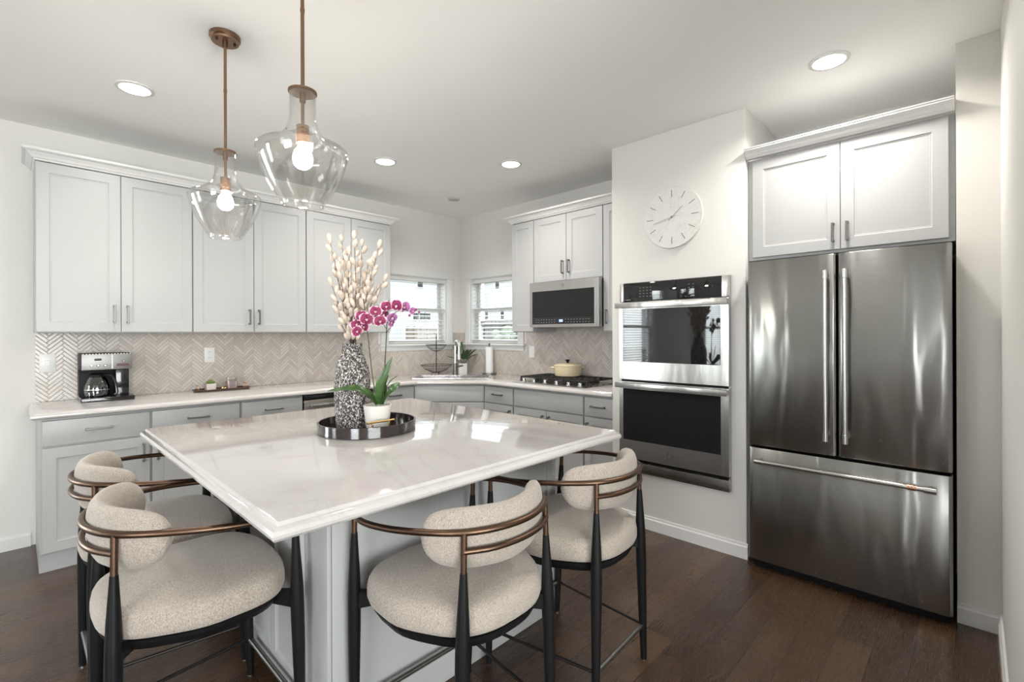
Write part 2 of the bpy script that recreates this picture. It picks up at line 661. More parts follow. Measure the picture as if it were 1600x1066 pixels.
def offset_poly(pts, ds):
    """pts counter-clockwise; edge i (pts[i] -> pts[i+1]) is moved outward by ds[i]"""
    n = len(pts)
    out = []
    lines = []
    for i in range(n):
        x0, y0 = pts[i]
        x1, y1 = pts[(i + 1) % n]
        dx, dy = x1 - x0, y1 - y0
        L = math.hypot(dx, dy)
        nx, ny = dy / L, -dx / L
        lines.append((x0 + nx * ds[i], y0 + ny * ds[i], dx / L, dy / L))
    for i in range(n):
        ax, ay, adx, ady = lines[i - 1]
        bx, by, bdx, bdy = lines[i]
        den = adx * bdy - ady * bdx
        if abs(den) < 1e-9:
            out.append((bx, by))
            continue
        t = ((bx - ax) * bdy - (by - ay) * bdx) / den
        out.append((ax + adx * t, ay + ady * t))
    return out


# ================================================================== SETTING
H = 2.695
XL, YS = -7.9, -8.5      # west and south limits of the open-plan room
T = 0.14


def grid_wall(name, axis, c0, c1, a0, a1, holes, z1=H):
    """wall slab between c0 and c1 on the given axis, spanning a0..a1, with rectangular holes (a0,a1,z0,z1)"""
    A = sorted({a0, a1, *[h[0] for h in holes], *[h[1] for h in holes]})
    Z = sorted({0, z1, *[h[2] for h in holes], *[h[3] for h in holes]})
    m = MB()
    for i in range(len(A) - 1):
        for j in range(len(Z) - 1):
            ca, cz = (A[i] + A[i + 1]) / 2, (Z[j] + Z[j + 1]) / 2
            if any(h[0] < ca < h[1] and h[2] < cz < h[3] for h in holes):
                continue
            if axis == 'y':
                m.box(A[i], A[i + 1], c0, c1, Z[j], Z[j + 1])
            else:
                m.box(c0, c1, A[i], A[i + 1], Z[j], Z[j + 1])
    return struct(m.build(name, 'wall', smooth=False))


WZ0, WZ1 = 1.245, 1.972
grid_wall('wall_north', 'y', 0, T, XL - T, T, [(-0.97, -0.21, WZ0, WZ1), (-6.05, -4.95, 0.75, 2.15)])
grid_wall('wall_east', 'x', 0, T, YS - T, 0, [(-0.94, -0.19, WZ0, WZ1)])
grid_wall('wall_west', 'x', XL - T, XL, YS - T, 0, [(-0.58, -0.15, 0.6, 2.3), (-1.10, -0.67, 0.6, 2.3), (-7.0, -4.8, 0.7, 2.2)])
grid_wall('wall_south', 'y', YS - T, YS, XL, 0, [(-5.9, -2.7, 0.3, 2.3)])
struct(MB().box(-0.6216, 0, -3.38, -2.4585, 0, H).build('wall_center', 'wall', bevel=0.006, smooth=True))
struct(MB().box(-0.60, 0, -4.4468, -4.3004, 0, H).build('wall_pier', 'wall', smooth=False))
struct(MB().box(-2.35, 0, -4.58, -4.4468, 0, H).build('wall_partition', 'wall', smooth=False))
struct(MB().box(XL - T, T, YS - T, T, -0.1, 0).build('floor', 'floor', smooth=False))
struct(MB().box(XL - T, T, YS - T, T, H, H + 0.1).build('ceiling', 'ceiling', smooth=False))


def baseboard(name, p0, p1, n):
    """moulded board from p0 to p1, projecting along n"""
    d = Vector((p1[0] - p0[0], p1[1] - p0[1], 0))
    prof = [(0, 0), (0.014, 0), (0.014, 0.07), (0.009, 0.078), (0.008, 0.088), (0, 0.092)]
    rings = []
    for P in (p0, p1):
        rings.append([(P[0] + n[0] * a, P[1] + n[1] * a, z) for a, z in prof])
    return struct(MB().loft(rings).build(name, 'trim', smooth=False))


baseboard('baseboard_north', (XL, 0), (-3.575, 0), (0, -1))
baseboard('baseboard_center', (-0.6216, -2.49), (-0.6216, -3.39), (-1, 0))
baseboard('baseboard_pier', (-0.60, -4.30), (-0.60, -4.4468), (-1, 0))
baseboard('baseboard_partition', (-0.60, -4.4468), (-2.35, -4.4468), (0, 1))
baseboard('baseboard_west', (XL, 0), (XL, YS), (1, 0))
baseboard('baseboard_south', (XL, YS), (0, YS), (0, 1))


def window(idx, axis, a0, a1, z0, z1, sign, full=True, casing=0.085, sill=True):
    """window in the hole a0..a1 / z0..z1; axis 'y': the wall lies along x; inner face at 0 coordinate given"""
    # local frame: x along the wall, y = outward depth, z up.
    w = a1 - a0
    ins, pos, rz = None, None, 0
    root = bpy.data.objects.new('window_%d' % idx, None)
    C.objects.link(root)
    struct(root)
    c = MB()
    c.box(-casing, 0, -0.018, 0, z0, z1).box(w, w + casing, -0.018, 0, z0, z1)
    c.box(-casing - 0.008, w + casing + 0.008, -0.022, 0, z1, z1 + casing)
    c.box(-0.002, 0.012, 0, T, z0, z1).box(w - 0.012, w + 0.002, 0, T, z0, z1).box(0, w, 0, T, z1 - 0.012, z1 + 0.002)
    c.build('window_casing', 'trim', root, bevel=0.002)
    if sill:
        s = MB().box(-casing - 0.03, w + casing + 0.03, -0.05, 0.06, z0 - 0.022, z0)
        s.box(-casing, w + casing, -0.016, 0, z0 - 0.075, z0 - 0.022)
        s.build('window_sill', 'trim', root, bevel=0.003)
    fr = MB()
    zm = (z0 + z1) / 2 + 0.02
    e = 0.045
    for (za, zb, dy) in ((z0, zm + 0.02, 0.07), (zm - 0.02, z1, 0.095)):
        fr.box(0.012, 0.012 + e, dy, dy + 0.025, za, zb).box(w - 0.012 - e, w - 0.012, dy, dy + 0.025, za, zb)
        fr.box(0.012 + e, w - 0.012 - e, dy, dy + 0.025, za, za + e).box(0.012 + e, w - 0.012 - e, dy, dy + 0.025, zb - e, zb)
    fo = fr.build('window_frame', 'trim', root, bevel=0.002)
    pn = MB()
    pn.box(0.05, w - 0.05, 0.080, 0.083, z0 + 0.03, zm)
    pn.box(0.05, w - 0.05, 0.106, 0.109, zm, z1 - 0.03)
    pn.build('window_pane', 'pane', root, smooth=False)
    if axis == 'north':
        root.location = (a0, 0, 0)
    elif axis == 'east':
        root.location = (0, a1, 0)
        root.rotation_euler = (0, 0, -PI / 2)
    elif axis == 'west':
        root.location = (XL, a0, 0)
        root.rotation_euler = (0, 0, PI / 2)
    else:
        root.location = (a1, YS, 0)
        root.rotation_euler = (0, 0, PI)
    return root


window(1, 'north', -0.97, -0.21, WZ0, WZ1, 1)
window(2, 'east', -0.94, -0.19, WZ0, WZ1, 1)
window(3, 'north', -6.05, -4.95, 0.75, 2.15, 1)
window(4, 'west', -0.58, -0.15, 0.6, 2.3, 1, casing=0.04)
window(5, 'west', -1.10, -0.67, 0.6, 2.3, 1, casing=0.04)
window(6, 'west', -7.0, -4.8, 0.7, 2.2, 1)
window(7, 'south', -5.9, -2.7, 0.3, 2.3, 1)


def blind(w, z0, z1, label, loc, rz, group):
    b = thing('window_blind', label, 'window blind', loc, rz, group)
    MB().box(0.014, w - 0.014, 0.008, 0.058, z1 - 0.052, z1 - 0.012).build('head_rail', 'trim', b, bevel=0.002)
    s = MB()
    z = z0 + 0.035
    while z < z1 - 0.06:
        s.hexa([(0.018, 0.010, z - 0.006), (w - 0.018, 0.010, z - 0.006), (w - 0.018, 0.058, z + 0.004), (0.018, 0.058, z + 0.004)],
               [(0.018, 0.010, z - 0.003), (w - 0.018, 0.010, z - 0.003), (w - 0.018, 0.058, z + 0.007), (0.018, 0.058, z + 0.007)])
        z += 0.0445
    s.build('slats', 'trim', b, smooth=False)
    MB().box(0.016, w - 0.016, 0.012, 0.056, z0 + 0.004, z0 + 0.018).build('bottom_rail', 'trim', b, bevel=0.002)
    c = MB()
    for fx in (0.18, 0.5, 0.82):
        c.cyl((w * fx, 0.009, z0 + 0.015), (w * fx, 0.009, z1 - 0.05), 0.0011, n=6)
        c.cyl((w * fx, 0.059, z0 + 0.015), (w * fx, 0.059, z1 - 0.05), 0.0011, n=6)
    c.build('ladder_cord', 'trim', b)
    return b


blind(0.76, WZ0, WZ1, 'white horizontal slat blind in the corner window behind the orchid flowers', 'north' and (-0.97, 0, 0), 0, None)
blind(0.75, WZ0, WZ1, 'white horizontal slat blind in the corner window beside the narrow upper cabinet', (0, -0.19, 0), -PI / 2, None)

blind(1.10, 0.75, 2.15, 'white horizontal slat blind in the breakfast area window left of the frame', (-6.05, 0, 0), 0, None)
blind(0.43, 0.60, 2.30, 'white horizontal slat blind in the end wall window nearer the breakfast corner', (XL, -0.58, 0), PI / 2, None)
blind(0.43, 0.60, 2.30, 'white horizontal slat blind in the end wall window farther from the breakfast corner', (XL, -1.10, 0), PI / 2, None)

# ------------------------------------------------------------------ outside
struct(MB().box(-60, 80, T + 0.01, 90, -0.75, -0.7).build('ground', 'asphalt', smooth=False))
struct(MB().box(T + 0.01, 80, -60, T + 0.01, -0.75, -0.7).build('ground', 'asphalt', smooth=False))


def house(name_label, x0, x1, y0, y1, h, wins, face, extra=None):
    b = thing('neighbor_house', name_label, 'house', (0, 0, 0))
    MB().box(x0, x1, y0, y1, -0.7, h).build('wall', 'siding', b, smooth=False)
    cx, cy = (x0 + x1) / 2, (y0 + y1) / 2
    e = 0.5
    MB().loft([[(x0 - e, y0 - e, h), (x1 + e, y0 - e, h), (x1 + e, y1 + e, h), (x0 - e, y1 + e, h)],
               [(x0 - e, y0 - e, h + 0.2), (x1 + e, y0 - e, h + 0.2), (x1 + e, y1 + e, h + 0.2), (x0 - e, y1 + e, h + 0.2)],
               [(x0 + 3, cy - .1, h + 1.1), (x1 - 3, cy - .1, h + 1.1), (x1 - 3, cy + .1, h + 1.1), (x0 + 3, cy + .1, h + 1.1)]]).build('roof', 'roofing', b, smooth=False)
    for (a, z, w, hh) in wins:
        if face == 's':
            f = MB().box(a - w / 2 - .07, a + w / 2 + .07, y0 - .04, y0, z - hh / 2 - .07, z + hh / 2 + .07).build('window', 'trim', b, smooth=False)
            MB().box(a - w / 2, a + w / 2, y0 - .06, y0 - .045, z - hh / 2, z + hh / 2).build('pane', 'shutterdark', f, smooth=False)
        else:
            f = MB().box(x0 - .04, x0, a - w / 2 - .07, a + w / 2 + .07, z - hh / 2 - .07, z + hh / 2 + .07).build('window', 'trim', b, smooth=False)
            MB().box(x0 - .06, x0 - .045, a - w / 2, a + w / 2, z - hh / 2, z + hh / 2).build('pane', 'shutterdark', f, smooth=False)
    return b


house('pale sided house with dark panes seen through the window behind the orchid', 6, 19, 22.7, 32, 5.5,
      [(15.45, 4.75, .42, .42), (15.1, 2.55, .42, .45), (15.62, 2.55, .42, .45), (16.1, 2.55, .38, .45),
       (15.15, 1.35, .42, .42), (15.15, 0.8, .42, .42), (10.3, 4.5, .8, 1.4)], 's')
h2 = house('pale sided house with dark porch seen through the window by the range cabinets', 20, 32, 5, 21.2, 5.6,
           [(20.9, 2.75, .28, .8), (19.3, 2.75, .3, .8), (19.8, 5.0, .35, .9), (12, 4.6, .8, 1.4)], 'w')
pr = MB().box(17.5, 20, 15, 23, 1.95, 2.2).build('porch_roof', 'roofing', h2, smooth=False)
MB().box(19.9, 19.97, 15.5, 22.5, -0.7, 1.94).build('porch_wall', 'porch', h2, smooth=False)
for yy in (15.3, 18.9, 22.6):
    MB().box(17.6, 17.8, yy, yy + .22, -0.7, 1.94).build('porch_post', 'trim', h2, smooth=False)
fn = MB()
fn.box(11.9, 14.3, 19.0, 19.06, -0.7, 1.75)
for k in range(6):
    fn.box(11.95 + k * .46, 12.02 + k * .46, 18.94, 19.0, -0.7, 1.8)
tag(fn.build('garden_fence', 'ochre', smooth=False), 'tan board fence in front of the pale house outside', 'fence')
bs = MB()
for k in range(26):
    a = random.random() * 6.28
    bs.ball((15.5 + random.uniform(-.5, .5), 14.2 + random.uniform(-1.3, 1.3), 0.2 + random.uniform(-.7, 1.2)), random.uniform(.25, .5), n=8, m=5)
tag(bs.build('garden_shrub', 'bush'), 'green shrub outside the window by the range cabinets', 'shrub')

# ================================================================== BACKSPLASH
k = MB()
k.box(-3.553, -1.085, -0.0085, -0.0005, 0.915, 1.362)
k.box(-1.085, -0.008, -0.0085, -0.0005, 0.915, WZ0 - 0.076)
k.box(-0.115, -0.008, -0.0085, -0.0005, WZ0 - 0.076, 1.362)
tag(k.build('backsplash', 'herringbone', smooth=False), 'beige herringbone tile backsplash behind the coffee maker and left counter', 'backsplash')
k = MB()
k.box(-0.0085, -0.0005, -1.055, 0, 0.915, WZ0 - 0.076)
k.box(-0.0085, -0.0005, -2.4585, -1.055, 0.915, 1.40)
k.box(-0.0085, -0.0005, -0.095, 0, WZ0 - 0.076, 1.362)
tag(k.build('backsplash', 'herringbone', smooth=False), 'beige herringbone tile backsplash behind the cooktop', 'backsplash')


# ================================================================== CABINETS
def shaker(w, h, rail=0.058, t=0.02, rec=0.007):
    """panel door, local: x 0..w, z 0..h, front at y=-t, back at 0"""
    m = MB()

    def rect(i, y):
        return [(i, y, i), (w - i, y, i), (w - i, y, h - i), (i, y, h - i)]
    m.loft([rect(0, 0), rect(0, -t + .0015), rect(0.0015, -t), rect(rail, -t), rect(rail + .003, -t + rec * .6),
            rect(rail + .009, -t + rec * .75), rect(rail + .010, -t + rec)], True)
    return m


def slab(w, h, t=0.02):
    m = MB()

    def rect(i, y):
        return [(i, y, i), (w - i, y, i), (w - i, y, h - i), (i, y, h - i)]
    m.loft([rect(0, 0), rect(0, -t + .004), rect(0.002, -t + .001), rect(0.005, -t)])
    return m


def pull(parent, x, y, z, length=0.115, horiz=False):
    m = MB()
    L = length / 2
    b = 0.0055
    if horiz:
        m.box(x - L, x + L, y - 0.030, y - 0.022, z - b, z + b)
        for s in (-1, 1):
            m.box(x + s * (L - .006) - .006, x + s * (L - .006) + .006, y - 0.024, y, z - b - .001, z + b + .001)
    else:
        m.box(x - b, x + b, y - 0.030, y - 0.022, z - L, z + L)
        for s in (-1, 1):
            m.box(x - b - .001, x + b + .001, y - 0.024, y, z + s * (L - .006) - .006, z + s * (L - .006) + .006)
    return m.build('handle', 'nickel', parent, bevel=0.001, seg=1)


def upper_cab(label, loc, rz, w, z0, z1, ndoors, depth=0.319, handle_side=None, group=None, doors_z=None, end='none'):
    t = thing('upper_cabinet', label, 'cabinet', loc, rz, group)
    MB().box(0.0005, w - 0.0005, -depth, -0.0005, z0, z1).build('body', 'cabinet', t, bevel=0.001, seg=1)
    dz0, dz1 = z0 + 0.006, z1 - 0.006
    g = 0.004
    dw = (w - g * (ndoors + 1)) / ndoors
    for i in range(ndoors):
        x = g + i * (dw + g)
        d = shaker(dw, dz1 - dz0).build('door', 'cabinet', t, loc=(x, -depth - .0005, dz0))
        if handle_side is None:
            hs = 1 if i == 0 and ndoors == 2 else -1
        else:
            hs = handle_side
        if hs != 0:
            pull(d, dw - .032 if hs > 0 else .032, -0.02, 0.115)
    return t


UZ0, UZ1 = 1.362, 2.392
UX = [-3.561, -2.761, -1.951, -1.145]
labs = ['grey shaker upper cabinet pair farthest left, above the coffee maker',
        'grey shaker upper cabinet pair in the middle, behind the hanging pendants',
        'grey shaker upper cabinet pair behind the tall cream branches, next to the corner window']
for i in range(3):
    upper_cab(labs[i], (UX[i], 0, 0), 0, UX[i + 1] - UX[i], UZ0, UZ1, 2, group=None)
upper_cab('narrow grey upper cabinet between corner window and microwave', (0, -1.170, 0), -PI / 2, 0.280, UZ0, UZ1, 1, handle_side=0)
upper_cab('short two door upper cabinet above the microwave', (0, -1.450, 0), -PI / 2, 0.746, 1.805, UZ1, 2)
upper_cab('narrow grey upper cabinet squeezed between microwave and oven wall', (0, -2.196, 0), -PI / 2, 0.262, UZ0, UZ1, 1, handle_side=-1)


def crown(label, pts, z0=2.393, out=0.055, h=0.062):
    """crown moulding following the open polyline pts (outer face line); outward to the right of travel"""
    def off(d):
        res = []
        n = len(pts)
        for i in range(n):
            if i == 0:
                a = Vector(pts[1]) - Vector(pts[0])
                nn = Vector((a.y, -a.x)).normalized()
                res.append(Vector(pts[0]) + nn * d)
            elif i == n - 1:
                a = Vector(pts[-1]) - Vector(pts[-2])
                nn = Vector((a.y, -a.x)).normalized()
                res.append(Vector(pts[-1]) + nn * d)
            else:
                a = (Vector(pts[i]) - Vector(pts[i - 1])).normalized()
                b = (Vector(pts[i + 1]) - Vector(pts[i])).normalized()
                na, nb = Vector((a.y, -a.x)), Vector((b.y, -b.x))
                m_ = (na + nb)
                res.append(Vector(pts[i]) + m_ * (d / (1 + na.dot(nb))))
        return res
    prof = [(-0.03, 0), (0.0, 0), (0.006, 0.010), (0.012, 0.012), (0.020, 0.024), (0.036, 0.040), (out - .004, 0.046), (out, 0.050), (out, h), (-0.03, h)]
    cols = [off(p[0]) for p in prof]
    rings = []
    for i in range(len(pts)):
        rings.append([(cols[j][i].x, cols[j][i].y, z0 + prof[j][1]) for j in range(len(prof))])
    return tag(MB().loft(rings).build('crown_molding', 'trim', smooth=False), label, 'crown molding')


crown('white crown molding along the top of the long left row of upper cabinets', [(-3.561, -0.002), (-3.561, -0.340), (-1.145, -0.340), (-1.145, -0.002)])
crown('white crown molding above the microwave cabinets', [(-0.002, -1.170), (-0.340, -1.170), (-0.340, -2.457)])
crown('white crown molding above the refrigerator cabinet', [(-0.622, -3.384), (-0.622, -4.297)], z0=2.378, out=0.04, h=0.055)

# fridge cabinet
fc = thing('refrigerator_cabinet', 'white two door cabinet above the refrigerator', 'cabinet', (0, -3.382, 0), -PI / 2)
MB().box(0.001, 0.9165, -0.58, -0.001, 1.777, 2.377).build('body', 'cabinet', fc, bevel=0.001, seg=1)
for x, w, hs in ((0.030, 0.435, 1), (0.468, 0.425, -1)):
    d = shaker(w, 0.572).build('door', 'cabinet', fc, loc=(x, -0.5805, 1.793))
    pull(d, w - .03 if hs > 0 else .03, -0.02, 0.09, 0.10)
TK = 0.11


def base_cab(name, label, loc, rz, w, cells, depth=0.58, body_w=None, group=None, end_panel=False):
    """cells: list of (kind, x, z0, w, h, handle) kind: drawer / door / front"""
    t = thing(name, label, 'cabinet', loc, rz, group)
    b = MB().box(0.0005, w - .0005, -depth, -0.009, TK, 0.872)
    b.build('body', 'cabinet', t, bevel=0.001, seg=1)
    MB().box(0.0 if end_panel else 0.0005, w - .0005, -depth + 0.02, -0.009, 0.0005, TK).build('toe_kick', 'cabinet', t, smooth=False)
    for kind, x, z, cw, ch, hd in cells:
        m = shaker(cw, ch) if kind == 'door' else slab(cw, ch)
        d = m.build('door' if kind == 'door' else ('drawer' if kind == 'drawer' else 'false_front'), 'cabinet', t, loc=(x, -depth - .0005, z))
        if hd:
            if kind == 'drawer':
                pull(d, cw / 2, -0.02, ch / 2 + .005, 0.125, True)
            else:
                pull(d, cw - .032 if hd > 0 else .032, -0.02, ch - 0.095)
    return t


DZ, DH = 0.716, 0.146
OZ, OH = 0.117, 0.589
g = 0.006
base_cab('base_cabinet', 'grey base cabinet with two drawers and two doors under the coffee maker', (-3.553, 0, 0), 0, 1.025,
         [('drawer', .012, DZ, .489, DH, 1), ('drawer', .512, DZ, .503, DH, 1), ('door', .012, OZ, .489, OH, 1), ('door', .512, OZ, .503, OH, -1)], end_panel=True)
base_cab('base_cabinet', 'grey base cabinet with one drawer left of the dishwasher', (-2.528, 0, 0), 0, 0.441,
         [('drawer', g, DZ, .429, DH, 1), ('door', g, OZ, .429, OH, 1)])
base_cab('base_cabinet', 'grey base cabinet between dishwasher and corner sink cabinet', (-1.480, 0, 0), 0, 0.425,
         [('drawer', g, DZ, .411, DH, 1), ('door', g, OZ, .411, OH, 1)])
base_cab('base_cabinet', 'grey single drawer base cabinet between corner sink cabinet and cooktop cabinet', (0, -1.055, 0), -PI / 2, 0.381,
         [('drawer', g, DZ, .369, DH, 1), ('door', g, OZ, .369, OH, 1)])
base_cab('base_cabinet', 'wide grey base cabinet with a blank front beneath the cooktop', (0, -1.436, 0), -PI / 2, 0.752,
         [('front', g, DZ, .740, DH, 0), ('door', g, OZ, .368, OH, 1), ('door', g + .372, OZ, .368, OH, -1)])
base_cab('base_cabinet', 'narrow grey base cabinet beside the oven wall', (0, -2.188, 0), -PI / 2, 0.269,
         [('drawer', g, DZ, .257, DH, 1), ('door', g, OZ, .257, OH, -1)])
# corner sink cabinet (diagonal front)
sk = thing('sink_cabinet', 'grey corner cabinet with diagonal front under the sink', 'cabinet', (-1.0545, -0.58, 0), -PI / 4)
q = Matrix.Rotation(PI / 4, 4, 'Z') @ Matrix.Translation((1.0545, 0.58, 0))
body = MB().prism([(-1.0545, -0.58), (-0.58, -1.0545), (-0.009, -1.0545), (-0.009, -0.009), (-1.0545, -0.009)], TK, 0.70)
body.xf(q)
body.build('body', 'cabinet', sk, smooth=False)
SW = math.hypot(1.0545 - .58, 1.0545 - .58)
MB().box(0.0, SW, 0.001, 0.03, 0.70, 0.872).build('front_rail', 'cabinet', sk, smooth=False)
MB().prism([(-1.04, -0.55), (-0.55, -1.04), (-0.02, -1.04), (-0.02, -0.02), (-1.04, -0.02)], 0.0005, TK).xf(q).build('toe_kick', 'cabinet', sk, smooth=False)
slab(SW - .024, DH).build('false_front', 'cabinet', sk, loc=(.012, -.001, DZ))
for i in (0, 1):
    dw = (SW - .028) / 2
    d = shaker(dw, OH).build('door', 'cabinet', sk, loc=(.012 + i * (dw + .004), -.001, OZ))
    pull(d, dw - .032 if i == 0 else .032, -0.02, OH - .095)

# dishwasher
dwh = thing('dishwasher', 'stainless dishwasher under the counter behind the speckled vase', 'dishwasher', (-2.087, 0, 0))
MB().box(0.004, 0.603, -0.56, -0.01, 0.1, 0.868).build('body', 'blackmat', dwh, smooth=False)
MB().box(0.006, 0.601, -0.600, -0.561, 0.11, 0.83).build('door', 'steel_dark', dwh, bevel=0.004)
MB().box(0.006, 0.601, -0.597, -0.561, 0.833, 0.866).build('control_strip', 'black', dwh, bevel=0.002)
hm = MB().box(0.05, 0.557, -0.642, -0.625, 0.775, 0.80)
hm.box(0.06, 0.085, -0.625, -0.5995, 0.778, 0.797).box(0.522, 0.547, -0.625, -0.5995, 0.778, 0.797)
hm.build('handle', 'steel', dwh, bevel=0.004)
MB().box(0.02, 0.587, -0.52, -0.3, 0.001, 0.0995).build('kick_plate', 'blackmat', dwh, smooth=False)


# ------------------------------------------------------------------ countertops
def loops_fill(bm, loops):
    es = []
    for vs in loops:
        for i in range(len(vs)):
            e = bm.edges.get((vs[i], vs[(i + 1) % len(vs)])) or bm.edges.new((vs[i], vs[(i + 1) % len(vs)]))
            es.append(e)
    bmesh.ops.triangle_fill(bm, use_beauty=True, use_dissolve=False, edges=es)


def countertop(name, poly, free, m, hole=None, zt=0.914, prof=None, parent=None):
    """poly ccw, free[i] 1 when edge i shows its moulded edge"""
    prof = prof or [(-0.016, 0), (-0.012, -0.0015), (-0.009, -0.006), (-0.004, -0.008), (0.002, -0.012), (0.005, -0.020), (0.004, -0.028), (-0.002, -0.035), (-0.010, -0.038), (-0.03, -0.0385)]
    bm = bmesh.new()
    rings = []
    for o_, dz in prof:
        pp = offset_poly(poly, [o_ * f for f in free])
        rings.append([bm.verts.new((x, y, zt + dz)) for x, y in pp])
    n = len(poly)
    for a in range(len(rings) - 1):
        for b in range(n):
            c = (b + 1) % n
            bm.faces.new((rings[a][b], rings[a][c], rings[a + 1][c], rings[a + 1][b]))
    hl = []
    if hole:
        ht = [bm.verts.new((x, y, zt)) for x, y in hole]
        hb = [bm.verts.new((x, y, zt + prof[-1][1])) for x, y in hole]
        for b in range(len(hole)):
            c = (b + 1) % len(hole)
            bm.faces.new((ht[b], ht[c], hb[c], hb[b]))
        hl = [ht, hb]
    loops_fill(bm, [rings[0]] + ([hl[0]] if hl else []))
    loops_fill(bm, [rings[-1]] + ([hl[1]] if hl else []))
    bmesh.ops.recalc_face_normals(bm, faces=bm.faces)
    me = bpy.data.meshes.new(name)
    bm.to_mesh(me)
    bm.free()
    me.materials.append(m)
    me.shade_smooth()
    me.set_sharp_from_angle(angle=math.radians(28))
    o = bpy.data.objects.new(name, me)
    C.objects.link(o)
    if parent:
        o.parent = parent
    return o


cd = 0.632
poly = [(-3.583, -cd), (-1.054, -cd), (-cd, -1.072), (-cd, -2.4575), (-0.001, -2.4575), (-0.001, -0.001), (-3.583, -0.001)]
# sink hole in the diagonal
sc_ = Vector((-0.655, -0.655))
dv = Vector((1, -1)).normalized()
nv = Vector((1, 1)).normalized()
hole = [sc_ + dv * a + nv * b for a, b in ((-.37, -.055), (.37, -.055), (.37, .29), (-.37, .29))]
tag(countertop('countertop', poly, [1, 1, 1, 0, 0, 0, 1], M['quartz'], [tuple(p) for p in hole]), 'white stone countertop running along both walls around the corner', 'countertop')
snk = thing('sink', 'stainless steel corner sink with faucet behind it', 'sink', (sc_.x, sc_.y, 0), -PI / 4)
s_ = MB()
a0, a1, b0, b1, zb = -.368, .368, -.053, .288, 0.735
s_.box(a0, a1, b0, b1, zb, zb + .004)
s_.box(a0, a0 + .006, b0, b1, zb, 0.912).box(a1 - .006, a1, b0, b1, zb, 0.912)
s_.box(a0, a1, b0, b0 + .006, zb, 0.912).box(a0, a1, b1 - .006, b1, zb, 0.912)
s_.build('basin', 'steel', snk, smooth=False)
rim = MB()
for (x0, x1, y0, y1) in ((a0 - .012, a1 + .012, b0 - .012, b0 + .01), (a0 - .012, a1 + .012, b1 - .01, b1 + .03), (a0 - .012, a0 + .01, b0, b1), (a1 - .01, a1 + .012, b0, b1)):
    rim.box(x0, x1, y0, y1, 0.9145, 0.919)
rim.build('rim', 'steel', snk, smooth=False)
MB().lathe([(0.001, 0), (0.03, 0), (0.03, .004), (0.001, .004)], 20, (0, .12, zb + .004)).build('drain', 'chrome', snk)

# ------------------------------------------------------------------ island
IX0, IX1, IY0, IY1 = -3.224, -1.787, -3.199, -1.609
isl_top = countertop('island_countertop', [(IX0, IY0), (IX1, IY0), (IX1, IY1), (IX0, IY1)], [1, 1, 1, 1], M['quartz'],
                     prof=[(0, 0), (0.003, -.001), (0.005, -.006), (0.0065, -.010), (0.012, -.012), (0.019, -.017), (0.023, -.026), (0.022, -.034), (0.016, -.041), (0.006, -.044), (-.03, -.0445)])
tag(isl_top, 'large white veined stone top of the island with a moulded edge', 'countertop')
BX0, BX1, BY0, BY1 = -2.96, -1.815, -2.88, -1.645
isl = thing('kitchen_island', 'grey kitchen island base with panelled doors beneath the white top', 'island', (BX0, BY0, 0))
bw, bd = BX1 - BX0, BY1 - BY0
MB().box(0.004, bw - .002, 0.004, bd - .002, 0.10, 0.868).build('body', 'cabinet', isl, smooth=False)
MB().box(0.05, bw - .02, 0.0, bd - .02, 0.001, 0.10).build('toe_kick', 'blackmat', isl, smooth=False)
MB().box(0.0, bw, -0.004, 0.0035, 0.001, 0.105).build('skirting_board', 'cabinet', isl, bevel=.002)
MB().box(0.012, 0.072, -0.006, 0.0035, 0.1055, 0.868).build('pilaster', 'cabinet', isl, bevel=.0015)
MB().box(-0.004, 0.010, -0.006, 0.16, 0.1, 0.868).build('corner_post', 'cabinet', isl, bevel=.0015)
MB().box(bw - .06, bw, -0.006, 0.0035, 0.1055, 0.868).build('pilaster', 'cabinet', isl, bevel=.0015)
for (ya, yb) in ((0.165, 0.452), (0.456, 0.842), (0.846, 1.23)):
    w = yb - ya
    d = shaker(w, 0.75, rail=.055).xf(Matrix.Rotation(-PI / 2, 4, 'Z')).build('door', 'cabinet', isl, loc=(0.0035, yb, 0.112))


# ================================================================== APPLIANCES
# refrigerator: local x runs along the front to the right, y into the alcove
FY0, FY1 = -3.414, -4.288
fw_ = FY0 - FY1
fr = thing('refrigerator', 'large stainless french door refrigerator with bottom freezer', 'refrigerator', (-0.70, FY0, 0), -PI / 2)
MB().box(0.006, fw_ - .006, 0.070, 0.66, 0.03, 1.745).build('body', 'blackmat', fr, bevel=0.003)
MB().box(0.02, fw_ - .02, 0.035, 0.069, 0.005, 0.075).build('base_grille', 'blackmat', fr, smooth=False)


def bowed(x0, x1, z0, z1, bulge=0.004, th=0.062, r=0.014):
    """door leaf with a faint bow and rolled vertical edges"""
    m = MB()
    n = 14
    pts = []
    w = x1 - x0
    pts.append((x0, th))
    for k in range(5):
        a = k / 4 * PI / 2
        pts.append((x0 + r - r * math.cos(a), r - r * math.sin(a)))
    for k in range(1, n):
        t_ = k / n
        pts.append((x0 + r + (w - 2 * r) * t_, -bulge * math.sin(PI * t_)))
    for k in range(5):
        a = PI / 2 - k / 4 * PI / 2
        pts.append((x1 - r + r * math.cos(a), r - r * math.sin(a)))
    pts.append((x1, th))
    e = 0.003
    cx = (x0 + x1) / 2
    rings = []
    for z, i in ((z0, e), (z0 + e, 0), (z1 - e, 0), (z1, e)):
        rings.append([(cx + (x - cx) * (1 - i / w * 2), y + i * (0.6 if y < th / 2 else 0), z) for x, y in pts])
    return m.loft(rings)


